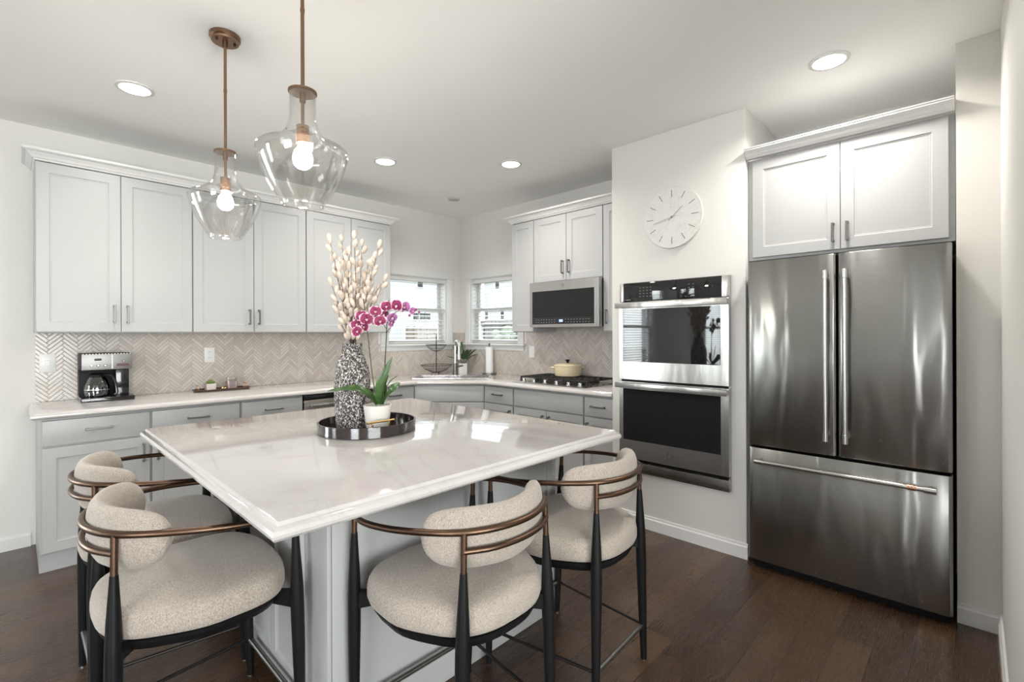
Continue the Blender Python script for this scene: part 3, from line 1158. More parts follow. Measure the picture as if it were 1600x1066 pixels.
mid = fw_ / 2 - 0.002
d1 = bowed(0.0, mid - .0035, 0.706, 1.757).build('door', 'fridge_steel', fr)
d2 = bowed(mid + .0035, fw_, 0.706, 1.757).build('door', 'fridge_steel', fr)
d3 = bowed(0.0, fw_, 0.050, 0.690).build('freezer_drawer', 'fridge_steel', fr)


def fridge_handle(parent, p0, p1, ring=None):
    p0, p1 = Vector(p0), Vector(p1)
    h = MB().cyl(p0, p1, 0.0115, n=20).build('handle', 'steel', parent)
    ax = (p1 - p0).normalized()
    for s, P in ((1, p0), (-1, p1)):
        c = MB().cyl(P - ax * s * .004, P + ax * s * .042, 0.0145, n=20)
        c.cyl(P + ax * s * .02, P + ax * s * .02 + Vector((0, 0.048, 0)), 0.011, n=16)
        c.build('handle_end', 'steel', h, bevel=0.001, seg=1)
    if ring is not None:
        c = MB()
        for k in range(3):
            q0 = p0 + ax * (ring + k * .012)
            c.cyl(q0, q0 + ax * .009, 0.0138, n=20)
        c.build('copper_ring', 'copper', h)
    return h


fridge_handle(d1, (mid - .042, -0.052, 0.79), (mid - .042, -0.052, 1.665))
fridge_handle(d2, (mid + .042, -0.052, 0.79), (mid + .042, -0.052, 1.665))
fridge_handle(d3, (0.055, -0.055, 0.625), (fw_ - .055, -0.055, 0.625), ring=(fw_ - .11) - .10)

# double wall oven
ov = thing('double_wall_oven', 'stainless double wall oven built into the wall below the clock', 'oven', (-0.6216, -2.545, 0), -PI / 2)
ow = 0.752
MB().box(0.0, ow, -0.020, -0.0005, 0.385, 1.70).build('frame', 'steel', ov, bevel=0.002)
cp = MB().box(0.030, ow - .045, -0.036, -0.0205, 1.568, 1.698).build('control_panel', 'oven_glass', ov, bevel=0.002)
for x in (0.0, ow - .0445):
    MB().box(x, x + (.0295 if x == 0 else .0445), -0.036, -0.0205, 1.568, 1.698).build('control_trim', 'steel', ov, bevel=0.002)
mk = MB()
for cx_, cols in ((0.155, 4), (0.50, 2)):
    for i in range(cols):
        for j in range(4):
            mk.box(cx_ + i * .026, cx_ + i * .026 + .009, -0.0368, -0.0361, 1.598 + j * .020, 1.6015 + j * .020)
for x in (0.036, 0.050, 0.058, 0.066, 0.078):
    mk.box(x, x + .006, -0.0368, -0.0361, 1.577, 1.584)
mk.build('printed_marks', 'mark', cp, smooth=False)


def oven_door(z0, z1, gz0, gz1, name='door'):
    d = MB()
    y0, y1 = -0.046, -0.0205
    gx0, gx1 = 0.030, ow - .048
    d.box(0, gx0, y0, y1, z0, z1).box(gx1, ow, y0, y1, z0, z1).box(gx0, gx1, y0, y1, z0, gz0).box(gx0, gx1, y0, y1, gz1, z1)
    o = d.build(name, 'steel', ov, smooth=False)
    MB().box(gx0, gx1, y0 + .001, y1, gz0, gz1).build('oven_window', 'oven_glass', o, smooth=False)
    h = MB().box(-0.006, ow + .004, -0.098, -0.082, z1 - .040, z1 - .004)
    h.box(-0.006, .022, -0.082, -0.0462, z1 - .036, z1 - .008).box(ow - .024, ow + .004, -0.082, -0.0462, z1 - .036, z1 - .008)
    h.build('handle', 'steel', o, bevel=0.003)
    return o


oven_door(1.026, 1.562, 1.150, 1.515)
ld = oven_door(0.478, 1.010, 0.605, 0.962)
MB().box(0.01, ow - .01, -0.030, -0.0205, 1.0105, 1.0255).build('vent_gap', 'blackmat', ov, smooth=False)
MB().box(0.01, ow - .01, -0.026, -0.0205, 0.456, 0.4775).build('vent_gap', 'blackmat', ov, smooth=False)
MB().box(0.0, ow, -0.040, -0.0205, 0.385, 0.455).build('lower_trim', 'steel_dark', ov, bevel=0.002)


def emblem(parent, c, r=0.016):
    m = MB()
    pts = [(c[0] + r * math.cos(a * PI / 12), c[1], c[2] + r * math.sin(a * PI / 12)) for a in range(24)]
    m.tube(pts, 0.0014, 6, closed=True)
    # swirling monogram strokes
    for k in (-1, 1):
        pts = [(c[0] + k * r * .35 + r * .32 * math.cos(a / 10 * 2 * PI), c[1], c[2] + r * .42 * math.sin(a / 10 * 2 * PI)) for a in range(9)]
        m.tube(pts, 0.0009, 5)
    return m.build('emblem', 'nickel', parent)


emblem(ld, (0.375, -0.047, 0.545))

# microwave
mw = thing('microwave', 'stainless over-the-range microwave with black glass door', 'microwave', (-0.34, -1.452, 0), -PI / 2)
mww = 0.742
MB().box(0.002, mww - .002, 0.001, 0.33, 1.408, 1.800).build('body', 'blackmat', mw, bevel=0.003)
m_ = MB()
fy0, fy1 = -0.055, 0.0005
m_.box(0, .03, fy0, fy1, 1.405, 1.802).box(mww - .045, mww, fy0, fy1, 1.405, 1.802)
m_.box(.03, mww - .045, fy0, fy1, 1.405, 1.430).box(.03, mww - .045, fy0, fy1, 1.722, 1.802)
md = m_.build('door', 'steel', mw, smooth=False)
MB().box(.03, mww - .045, fy0 + .003, fy1, 1.490, 1.722).build('door_window', 'mw_glass', md, smooth=False)
ctl = MB().box(.03, mww - .045, fy0 + .002, fy1, 1.430, 1.4895).build('control_panel', 'black', mw, smooth=False)
mk = MB()
for i in range(20):
    if i in (8, 9, 10):
        continue
    for j in (0, 1):
        mk.box(.07 + i * .030, .07 + i * .030 + .010, fy0 + .0008, fy0 + .0018, 1.444 + j * .022, 1.449 + j * .022)
mk.build('printed_marks', 'mark', ctl, smooth=False)
MB().box(.335, .375, fy0 + .0005, fy0 + .0018, 1.447, 1.470).build('clock_display', 'display', ctl, smooth=False)
emblem(md, (0.375, fy0 - .001, 1.762), 0.013)
MB().box(0.05, mww - .05, 0.02, 0.30, 1.4035, 1.4078).build('vent_filter', 'steel_dark', mw, smooth=False)

# cooktop
ct = thing('gas_cooktop', 'stainless gas cooktop with black cast iron grates', 'cooktop', (-0.545, -1.372, 0.9145), -PI / 2)
cw, cdp = 0.786, 0.485
MB().loft([[(0, 0, 0), (cw, 0, 0), (cw, cdp, 0), (0, cdp, 0)], [(0, 0, .004), (cw, 0, .004), (cw, cdp, .004), (0, cdp, .004)],
           [(.02, .02, .010), (cw - .02, .02, .010), (cw - .02, cdp - .02, .010), (.02, cdp - .02, .010)]]).build('plate', 'steel', ct, smooth=False)
burn = [(0.16, 0.16), (0.16, 0.37), (cw / 2, 0.28), (cw - .16, 0.16), (cw - .16, 0.37)]
for bx, by in burn:
    MB().lathe([(.001, .0105), (.045, .0105), (.045, .018), (.036, .020), (.036, .028), (.001, .029)], 20, (bx, by, 0)).build('burner', 'castiron', ct)
for gx0, gx1 in ((0.025, 0.265), (0.272, 0.514), (0.521, 0.761)):
    gm = MB()
    y0, y1 = (0.085, 0.465)
    zt = 0.052
    b = .006
    for y in (y0, y1):
        gm.box(gx0, gx1, y - b, y + b, zt - .012, zt)
    for x in (gx0 + b, gx1 - b):
        gm.box(x - b, x + b, y0, y1, zt - .012, zt)
    for f in (.25, .5, .75):
        x = gx0 + (gx1 - gx0) * f
        gm.box(x - b, x + b, y0, y1, zt - .010, zt + .001)
    for f in (.25, .5, .75):
        y = y0 + (y1 - y0) * f
        gm.box(gx0, gx1, y - b, y + b, zt - .010, zt + .0005)
    for x in (gx0 + .008, gx1 - .008):
        for y in (y0, y1):
            gm.box(x - .008, x + .008, y - .008, y + .008, 0.0095, zt - .010)
    gm.build('grate', 'castiron', ct, bevel=.002, seg=1)
for i, kx in enumerate((0.10, 0.22, 0.345, 0.47, 0.595, 0.71)):
    kb = MB().lathe([(.001, .0102), (.021, .0102), (.020, .014), (.001, .0142)], 20, (kx, 0.045, 0)).build('knob', 'chrome', ct)
    MB().lathe([(.001, .0144), (.016, .0144), (.0155, .034), (.013, .037), (.001, .0375)], 20, (kx, 0.045, 0)).build('knob_cap', 'chrome', kb)

# dutch oven
po = thing('dutch_oven', 'cream enamel dutch oven with black knob on the cooktop', 'pot', (-0.205, -1.735, 0.9676))
MB().lathe([(.001, 0), (.105, 0), (.116, .006), (.123, .03), (.126, .088), (.124, .090), (.001, .088)], 40).build('pot_body', 'enamel', po)
ld_ = MB().lathe([(.001, .0885), (.128, .0905), (.129, .096), (.120, .102), (.085, .112), (.04, .118), (.001, .119)], 40).build('lid', 'enamel', po)
MB().lathe([(.001, .1185), (.012, .119), (.010, .128), (.020, .138), (.021, .144), (.012, .148), (.001, .1485)], 20).build('lid_knob', 'blackmat', ld_)
for s in (-1, 1):
    pts = [(math.sin(a) * .035, 0, 0) for a in (-1.3, -.65, 0, .65, 1.3)]
    pp = [Vector((s * (.122 + .028 * math.cos(a)), math.sin(a) * .038, .076)) for a in (-1.5, -1, -.5, 0, .5, 1, 1.5)]
    MB().tube(pp, .007, 8).xf(Matrix.Rotation(-0.8, 4, 'Z')).build('side_handle', 'enamel', po)

# ================================================================== CLOCK
ck = thing('wall_clock', 'round pale marble wall clock above the ovens', 'clock', (-0.6218, -2.928, 2.112), -PI / 2)
RX = Matrix.Rotation(PI / 2, 4, 'X')
MB().lathe([(.001, 0), (.200, 0), (.2035, .004), (.2035, .018), (.2015, .021), (.001, .021)], 72).xf(RX).build('dial', 'marble', ck)
for k in range(12):
    a = k * PI / 6
    m = MB().box(-.0022, .0022, -.0222, -.0212, .132, .178)
    m.xf(Matrix.Rotation(a, 4, 'Y'))
    m.build('hour_marker', 'tick', ck, smooth=False)
for nm, a, L, w in (('hour_hand', 50, .095, .0022), ('minute_hand', 257, .135, .0018)):
    m = MB().box(-w, w, -.0245, -.0235, -.03, L)
    m.xf(Matrix.Rotation(math.radians(a), 4, 'Y'))
    m.build(nm, 'hand', ck, smooth=False)
MB().lathe([(.001, .0212), (.006, .0212), (.006, .027), (.001, .027)], 16).xf(RX).build('hub', 'tick', ck)


# ================================================================== CEILING LIGHTS
def downlight(x, y, label, size=0.070, power=6):
    t = thing('recessed_light', label, 'ceiling light', (x, y, H))
    MB().lathe([(size, -.0005), (size + .018, -.0005), (size + .017, -.006), (size, -.009)], 36, cap=False).build('trim_ring', 'trim', t)
    MB().lathe([(.001, -.004), (size, -.004), (size, -.006), (.001, -.006)], 36).build('light_lens', 'lens', t)
    l = area('downlight_lamp', (x, y, H - 0.02), (0, 0, 0), 0.15, 0.15, power, (1.0, 0.955, 0.88), 'DISK', math.radians(150))
    l.parent = t
    l.location = (0, 0, -0.02)
    return t


downlight(-3.187, -1.062, 'lit round recessed ceiling light farthest left')
downlight(-1.640, -1.062, 'lit round recessed ceiling light right of the larger pendant', power=9)
downlight(-0.915, -1.720, 'lit round recessed ceiling light nearest the microwave cabinets', power=8)
downlight(-0.846, -3.845, 'lit round recessed ceiling light in front of the refrigerator', power=10)
sp_ = MB().lathe([(.001, -.0005), (.058, -.0005), (.06, -.004), (.055, -.012), (.040, -.016), (.001, -.017)], 30, (-0.604, -0.628, H))
tag(sp_.build('ceiling_fitting', mat('fitting_grey', (0.5, 0.5, 0.5), 0.5)), 'small grey round ceiling fitting near the window corner', 'detector')  # plain grey disc fixed to the ceiling


def pendant(x, y, label):
    t = thing('pendant_lamp', label, 'pendant lamp', (x, y, 0))
    can = MB()
    ring = [(math.cos(a * PI / 24), math.sin(a * PI / 24)) for a in range(48)]

    def oval(s, z):
        return [(cx_ * .062 * s + (0.0 if abs(cx_) < 2 else 0), cy_ * .062 * s, z) for cx_, cy_ in ring]
    can.loft([oval(1, H - .0005), oval(1, H - .016), oval(.9, H - .022), oval(.88, H - .03)])
    can.cyl((0, 0, H - .055), (0, 0, H - .029), .011, n=14)
    co = can.build('canopy', 'rod', t)
    for s in (-1, 1):
        MB().ball((s * .036, -.01, H - .032), .006, n=8, m=6).build('canopy_screw', 'screw', co)
    zt = 2.168
    rd = MB().cyl((0, 0, zt), (0, 0, H - .05), .0062, n=12)
    rd.cyl((0, 0, 2.44), (0, 0, 2.452), .0075, n=12)
    rd.build('rod', 'rod', t)
    cpm = MB().lathe([(.001, .010), (.012, .010), (.040, .006), (.046, .003), (.046, -.003), (.001, -.004)], 32, (0, 0, zt))
    cpm.cyl((0, 0, zt - .004), (0, 0, zt - .035), .010, n=14).cyl((0, 0, zt - .03), (0, 0, zt - .116), .0055, n=12)
    cpm.build('shade_cap', 'rod', t)
    MB().lathe([(.001, zt - .115), (.021, zt - .115), (.0215, zt - .175), (.001, zt - .175)], 24).build('lamp_socket', 'rod', t)
    MB().lathe([(.012, zt - .1755), (.014, zt - .183), (.027, zt - .203), (.0325, zt - .225), (.029, zt - .245), (.016, zt - .258), (.001, zt - .261)], 24).build('light_bulb', 'bulb', t)
    # glass shade: neck, flared shoulder, wide belly, narrow open foot
    pr_ = [(.0420, 0), (.0420, -.05), (.0425, -.085), (.0455, -.108), (.054, -.130), (.068, -.150), (.090, -.168), (.116, -.180), (.136, -.189), (.1440, -.196), (.1460, -.205),
           (.1445, -.220), (.1380, -.244), (.127, -.274), (.113, -.306), (.096, -.337), (.078, -.364), (.070, -.374), (.067, -.380), (.066, -.388)]
    inn = [(max(r - .003, .001), z + (.001 if i > 6 else 0)) for i, (r, z) in enumerate(pr_)]
    MB().lathe([(r, zt + z) for r, z in pr_] + [(r, zt + z) for r, z in reversed(inn)], 56, cap=False).build('glass_shade', 'shade_glass', t)
    return t


pendant(-2.985, -1.93, 'clear glass pendant on a bronze rod with oval canopy, the farther and smaller looking one')
pendant(-2.967, -2.72, 'clear glass pendant nearer the camera, hanging higher in the picture')


# ================================================================== BAR STOOLS
def smooth_path(ctrl, n=8):
    """Catmull-Rom through control points"""
    P = [Vector(c) for c in ctrl]
    P = [P[0] * 2 - P[1]] + P + [P[-1] * 2 - P[-2]]
    out = []
    for i in range(1, len(P) - 2):
        for k in range(n):
            t = k / n
            a, b, c, d = P[i - 1], P[i], P[i + 1], P[i + 2]
            out.append(0.5 * ((2 * b) + (c - a) * t + (2 * a - 5 * b + 4 * c - d) * t * t + (3 * b - a - 3 * c + d) * t ** 3))
    out.append(P[-2])
    return out


def seat_outline(s, n=56):
    pts = []
    for k in range(n):
        a = 2 * PI * k / n
        c, q = math.cos(a), math.sin(a)
        x = .264 * math.copysign(abs(c) ** (2 / 2.7), c)
        if q >= 0:
            y = .232 * abs(q) ** (2 / 4.5)
            x *= 1 - .06 * (y / .232) ** 2
        else:
            y = -.262 * abs(q) ** (2 / 2.15)
            f = min(1, -y / .16)
            x *= 1 - .085 * f * f * (3 - 2 * f)
        pts.append((x * s, (y + .02) * s - .02))
    return pts


def make_stool():
    t = thing('bar_stool', '', 'bar stool')
    rings = []
    for s, z in ((.93, .512), (.98, .518), (1.0, .533), (1.0, .556), (.986, .576), (.957, .589), (.90, .598), (.75, .605), (.5, .610), (.25, .612)):
        rings.append([(x, y, z + .004 * (1 - (x / .27) ** 2)) for x, y in seat_outline(s)])
    MB().loft(rings).build('seat', 'linen', t, angle=80)
    fr_ = MB()
    fr_.loft([[(x, y, z) for x, y in seat_outline(s)] for s, z in ((.86, .478), (.90, .480), (.945, .500), (.955, .5115), (.90, .5118))])
    feet = []
    for sx in (-1, 1):
        for (f, top, nm) in (((sx * .242, .235, 0), (sx * .252, .212, .775), 'front'), ((sx * .192, -.236, 0), (sx * .168, -.228, .812), 'back')):
            f, top = Vector(f), Vector(top)
            zj = .712 if nm == 'front' else .705

            def P(z):
                k_ = z / top.z
                return f + (top - f) * k_
            zs = [0.004, .06, .15, .28, .40, .48, .52, .58, .64, zj]
            rs = [.0125, .0135, .0155, .0180, .0200, .0205, .0200, .0175, .0140, .0100]
            lg = MB().tube([P(z) for z in zs], rs, 16).build('leg', 'blackwood', t)
            MB().cyl(P(0.0), P(0.0045), .010, n=12).build('foot_cap', 'chrome', lg)
            MB().cyl(P(zj - .002), P(top.z), .0088, n=14).build('leg_tip', 'bronze', lg)
            # bracket from the frame into the leg
            q = P(.50)
            inner = Vector((q.x * .62, q.y * .70, 0))
            d_ = Vector((q.x, q.y, 0)) - inner
            nrm = Vector((-d_.y, d_.x, 0)).normalized() * .012
            o_ = Vector((q.x, q.y, 0)) - d_.normalized() * .006
            fr_.hexa([inner - nrm + Vector((0, 0, .480)), o_ - nrm + Vector((0, 0, .470)), o_ + nrm + Vector((0, 0, .470)), inner + nrm + Vector((0, 0, .480))],
                     [inner - nrm + Vector((0, 0, .511)), o_ - nrm + Vector((0, 0, .522)), o_ + nrm + Vector((0, 0, .522)), inner + nrm + Vector((0, 0, .511))])
            feet.append(P(.145))
    fr_.build('seat_frame', 'blackwood', t, smooth=False)
    fl, bl, frr, br = feet
    MB().cyl(fl, frr, .0085, n=14).build('footrest', 'nickel', t)
    MB().cyl(bl, br, .0085, n=14).build('stretcher', 'nickel', t)
    for a, b in ((fl, bl), (frr, br)):
        MB().cyl(a, b, .006, n=12).build('stretcher', 'darkbar', t)
    half = [(.252, .212, .775), (.280, .13, .784), (.286, .045, .792), (.268, -.06, .802), (.222, -.16, .809), (.166, -.228, .812), (.088, -.268, .813), (0, -.281, .813)]
    full = half + [(-x, y, z) for x, y, z in reversed(half[:-1])]
    MB().tube(smooth_path(full, 6), .0095, 12).build('arm_rail', 'bronze', t)
    low = [(.172, -.230, .762), (.095, -.268, .762), (0, -.281, .762), (-.095, -.268, .762), (-.172, -.230, .762)]
    MB().tube(smooth_path(low, 6), .0085, 12).build('back_rail', 'bronze', t)
    # wrap-around cushion
    path = smooth_path([(.216, -.108, 0), (.200, -.138, 0), (.168, -.172, 0), (.125, -.203, 0), (.06, -.229, 0), (0, -.236, 0), (-.06, -.229, 0),
                        (-.125, -.203, 0), (-.168, -.172, 0), (-.200, -.138, 0), (-.216, -.108, 0)], 5)
    m = len(path)
    rings = []
    for i, p in enumerate(path):
        s = abs(2 * i / (m - 1) - 1)
        k_ = math.sqrt(max(1 - s ** 4, 0.0))
        if i in (0, m - 1):
            k_ = .18
        hh = .098 * (.30 + .70 * k_) if s < 1 else .02
        hh = .088 * max(k_, .12)
        th = .0355 * max(k_, .15) ** .6
        tdir = (path[min(i + 1, m - 1)] - path[max(i - 1, 0)]).normalized()
        nrm = Vector((tdir.y, -tdir.x, 0))
        if nrm.dot(Vector((p.x, p.y + .0, 0))) < 0:
            nrm = -nrm
        cz = .778 + .010 * s
        ring = []
        for j in range(20):
            a = 2 * PI * j / 20
            ca, sa = math.cos(a), math.sin(a)
            ox = math.copysign(abs(ca) ** .85, ca) * th * (1 - .12 * sa)
            oz = math.copysign(abs(sa) ** .8, sa) * hh
            lean = (oz / .098) * .010
            ring.append(p + nrm * (ox + lean) + Vector((0, 0, cz + oz)))
        rings.append(ring)
    MB().loft(rings).build('back_cushion', 'linen', t, angle=80)
    return t


stool = make_stool()
GS = 'bar stools around the island'
slots = [(-2.644, -3.145, 0, 'linen bar stool in the middle foreground, at the near side of the island'),
         (-2.050, -3.148, 0.06, 'linen bar stool at the near side of the island, closest to the ovens'),
         (-3.236, -2.535, -PI / 2, 'front one of the two linen bar stools at the left side of the island'),
         (-3.222, -1.935, -PI / 2, 'rear one of the two left bar stools, partly hidden, before the grey base cabinets')]
for i, (x, y, rz, lab) in enumerate(slots):
    o = stool if i == 0 else copy_tree(stool)
    o.location = (x, y, 0)
    o.rotation_euler = (0, 0, rz)
    o['label'] = lab
    o['category'] = 'bar stool'
    o['group'] = GS

# ================================================================== TRAY, VASE, ORCHID
TC = Vector((-2.541, -2.386, 0.9145))
tr = thing('round_tray', 'round black lacquer tray with gold handles on the island', 'tray', TC)
MB().lathe([(.001, 0), (.206, 0), (.213, .003), (.213, .046), (.2085, .0475), (.205, .046), (.205, .007), (.001, .007)], 80).build('tray_body', 'ebony', tr)
for s in (-1, 1):
    y = s * .163
    hnd = MB().cyl((-.125 + .03, y, .062), (.035 + .0, y, .062), .0048, n=12) if s < 0 else MB().cyl((-.06, y, .062), (.06, y, .062), .0048, n=12)
    xs_ = (-.070, .010) if s < 0 else (-.035, .035)
    for x in xs_:
        hnd.cyl((x, y, .0072), (x, y, .06), .004, n=10)
    hnd.build('tray_handle', 'brass', tr)

V0 = Vector((-2.578, -2.316, 0.922))
vs = MB().lathe([(.001, 0), (.064, 0), (.070, .006), (.074, .06), (.078, .13), (.0795, .20), (.077, .245), (.069, .285), (.055, .318), (.046, .345), (.0445, .378), (.046, .384),
                 (.041, .384), (.040, .345), (.04, .30), (.001, .29)], 64)
tag(vs.build('tall_vase', 'vase', loc=V0), 'tall black and white speckled vase on the tray', 'vase')

# branches with cream pods (each branch a thing)
pod = MB().lathe([(.001, 0), (.004, .001), (.0085, .008), (.0105, .018), (.009, .028), (.005, .035), (.001, .037)], 12)
pod_me = None
branch_tips = [(517, 381), (535, 378), (554, 374), (566, 384), (592, 388), (521, 410), (546, 398), (585, 405), (531, 425), (600, 440), (519, 447),
               (575, 415), (557, 425), (590, 452), (527, 478), (543, 440), (568, 450), (580, 436), (549, 468), (537, 460)]
base_d = (V0.x - CX) * math.sin(YAW) + (V0.y - CY) * math.cos(YAW)
random.seed(21)
for i, (px, py) in enumerate(branch_tips):
    tip = at(px, py, base_d + random.uniform(-.09, .09))
    foot = V0 + Vector((random.uniform(-.015, .015), random.uniform(-.015, .015), .30))
    rim_ = V0 + Vector(((tip.x - V0.x) * .10, (tip.y - V0.y) * .10, .385))
    bow = Vector((random.uniform(-.012, .012), random.uniform(-.012, .012), 0))
    pth = smooth_path([foot, rim_, rim_.lerp(tip, .5) + bow, tip], 5)
    L = (tip - rim_).length
    where = 'leftmost' if px < 520 else ('right leaning' if px > 586 else 'upright')
    b = thing('pod_branch', 'dark twig carrying cream pods, one of the bunch in the speckled vase', 'branch', foot, 0, 'pod branches in the speckled vase')
    MB().tube([p - foot for p in pth], [.0022 - .0010 * k / (len(pth) - 1) for k in range(len(pth))], 6).build('twig', 'twig', b)
    npod = max(2, int(L / .036))
    for k in range(npod + 1):
        f = 1 - k / (npod + .4)
        if f < .05:
            continue
        pos = rim_.lerp(tip, f) + bow * (4 * f * (1 - f))
        dirv = (tip - rim_).normalized()
        if k == 0:
            q = dirv
        else:
            side = Vector((math.cos(k * 2.4 + i), math.sin(k * 2.4 + i), 0))
            q = (dirv + side * .45).normalized()
            pos = pos + side * .004
        if pod_me is None:
            po_ = pod.build('pod', 'pod', b)
            pod_me = po_.data
        else:
            po_ = bpy.data.objects.new('pod', pod_me)
            C.objects.link(po_)
            po_.parent = b
        po_.location = pos - foot
        po_.rotation_euler = q.to_track_quat('Z', 'Y').to_euler()
        sc1 = random.uniform(.85, 1.25)
        po_.scale = (sc1, sc1, sc1 * random.uniform(.9, 1.15))

# orchid
O0 = Vector((-2.536, -2.462, 0.922))
orc = thing('potted_orchid', 'potted magenta orchid in a pale ceramic pot on the tray', 'potted plant', O0)
MB().lathe([(.001, 0), (.043, 0), (.046, .003), (.060, .108), (.0615, .114), (.057, .114), (.055, .098), (.001, .096)], 48).build('pot', 'ceramic', orc)
MB().lathe([(.001, .0965), (.0545, .0985), (.001, .1045)], 24).build('soil', 'soil', orc)
od = (O0.x - CX) * math.sin(YAW) + (O0.y - CY) * math.cos(YAW)
F_, R_ = fwd()
UP = Vector((0, 0, 1))


def lp(px, py, dd=0):
    return at(px, py, od + dd) - O0


st1 = [lp(589, 630), lp(582, 590, -.01), lp(577, 545, -.015), lp(572, 500, -.02), lp(568, 467, -.02)]
st2 = [lp(597, 630, .01), lp(600, 590, .015), lp(603, 540, .015), lp(605, 500, .01), lp(608, 469, .01)]
MB().tube(smooth_path(st1, 5), .0024, 8).build('stem', 'stem', orc)
MB().tube(smooth_path(st2, 5), .0024, 8).build('stem', 'stem', orc)
for pts in ([(572, 500, -.02), (575, 490, -.03), (565, 484, -.05), (556, 500, -.04)], [(576, 490, -.02), (588, 500, -.04), (600, 498, -.05)],
            [(604, 515, .01), (598, 505, -.0), (590, 500, -.02)], [(606, 505, .01), (616, 490, .0), (628, 484, -.01), (640, 486, -.02), (648, 487, -.02)],
            [(603, 520, .015), (612, 510, .0), (616, 498, -.01)]):
    MB().tube(smooth_path([lp(*p) for p in pts], 4), .0016, 6).build('flower_stalk', 'stem', orc)


def leaf_mesh(ctrl, width, fold=.25, n=12, wdir=None):
    P = smooth_path(ctrl, max(2, n // (len(ctrl) - 1)))
    m = MB()
    rows = []
    N = len(P)
    for i, p in enumerate(P):
        t_ = i / (N - 1)
        w = width * (math.sin(PI * min(1, .12 + t_ * .88)) ** .6) * (1 if t_ < .98 else .15)
        d = (P[min(i + 1, N - 1)] - P[max(i - 1, 0)]).normalized()
        s = (Vector(wdir) if wdir is not None else d.cross(UP))
        s = (s - d * s.dot(d)).normalized()
        u = s.cross(d).normalized()
        if u.z < 0:
            u = -u
        rows.append([p - s * w + u * w * fold, p - s * w * .5 + u * w * fold * .3, p, p + s * w * .5 + u * w * fold * .3, p + s * w + u * w * fold])
    th = .0012
    up_rows = rows
    dn_rows = [[q - UP * th for q in r] for r in rows]
    ring = [up_rows[i] + list(reversed(dn_rows[i])) for i in range(N)]
    m.loft(ring)
    return m


leafs = [([lp(588, 632, -.01), lp(577, 617, -.07), lp(556, 607, -.115), lp(534, 608, -.125), lp(511, 611, -.13)], .017, F_ * .8 + UP * .5),
         ([lp(591, 632), lp(592, 605, -.02), lp(601, 583, -.02), lp(613, 557, -.01)], .017, R_ + F_ * .3),
         ([lp(595, 632), lp(604, 620, -.02), lp(614, 606, -.03), lp(625, 598, -.03)], .019, R_ * .5 + UP * .9),
         ([lp(594, 632), lp(600, 612, .02), lp(610, 596, .03), lp(622, 587, .05)], .011, None),
         ([lp(588, 632), lp(580, 618, .03), lp(570, 606, .05), lp(560, 600, .08)], .014, None),
         ([lp(597, 632), lp(600, 615, .03), lp(600, 600, .03), lp(607, 585, .05)], .012, R_)]
for cpts, w, wd in leafs:
    leaf_mesh(cpts, w, .2, wdir=wd).build('leaf', 'leaf', orc, angle=80)


def flower_mesh(R=0.030):
    """five rounded tepals around a lip; x right, y up, z towards the viewer. returns MB, uv list"""
    m = MB()
    uv = []

    def petal(a0, L, W, zc, cup):
        n, k = 7, 7
        rows = []
        for i in range(n + 1):
            t_ = i / n
            r = L * (.10 + .90 * t_)
            w = W * math.sin(PI * min(.97, .10 + .82 * t_)) ** .55
            if i == n:
                w *= .45
            row = []
            for j in range(k):
                q = (j / (k - 1) - .5) * 2
                x = w * q
                y = r - (abs(q) ** 2.5) * L * .10 * t_
                z = zc + cup * (t_ * t_) + .0018 * math.sin(q * 3 + i) - abs(q) ** 2 * .002
                ca, sa = math.cos(a0), math.sin(a0)
                row.append((x * ca - y * sa, x * sa + y * ca, z))
                uv.append((min(1, max(t_ * .98, abs(q) ** 3 * .97 * (0.5 + .5 * t_))), 0))
            rows.append(row)
        o = len(m.v)
        for r_ in rows:
            m.v += r_
        for i in range(n):
            for j in range(k - 1):
                m.f.append((o + i * k + j, o + i * k + j + 1, o + (i + 1) * k + j + 1, o + (i + 1) * k + j))
    petal(0, R * .95, R * .36, -.002, -.002)
    petal(math.radians(130), R * .92, R * .34, -.002, -.002)
    petal(math.radians(-130), R * .92, R * .34, -.002, -.002)
    petal(math.radians(72), R * 1.05, R * .60, .001, .001)
    petal(math.radians(-72), R * 1.05, R * .60, .001, .001)
    return m, uv


fm, fuv = flower_mesh()
lipm = MB()
lipm.ball((0, -.004, .004), .0036, .0045, .0045, 8, 6).ball((-.0035, -.001, .003), .0022, .003, .002, 6, 4).ball((.0035, -.001, .003), .0022, .003, .002, 6, 4)
flower_me = {}
lip_me = None
flw = [(565, 494, -.05, 1.0, 'petal', .1), (587, 487, -.055, 1.0, 'petal', -.15), (557, 507, -.04, .95, 'petal', .5), (586, 500, -.02, .9, 'petal', .3),
       (573, 499, -.06, 1.12, 'petal', -.1), (594, 502, -.055, 1.0, 'petal', .2), (558, 518, -.05, .9, 'petal', .8),
       (604, 479, .0, 1.0, 'petal', .1), (620, 478, -.03, 1.12, 'petal', -.1), (632, 480, -.01, 1.05, 'petal_pale', .2), (613, 497, .01, .9, 'petal_pale', .5),
       (600, 492, .02, .85, 'petal', -.4), (645, 486, -.02, .62, 'petal_pale', .9), (612, 505, .0, .7, 'petal_pale', 1.2), (569, 511, -.02, .85, 'petal', -.6)]
random.seed(5)
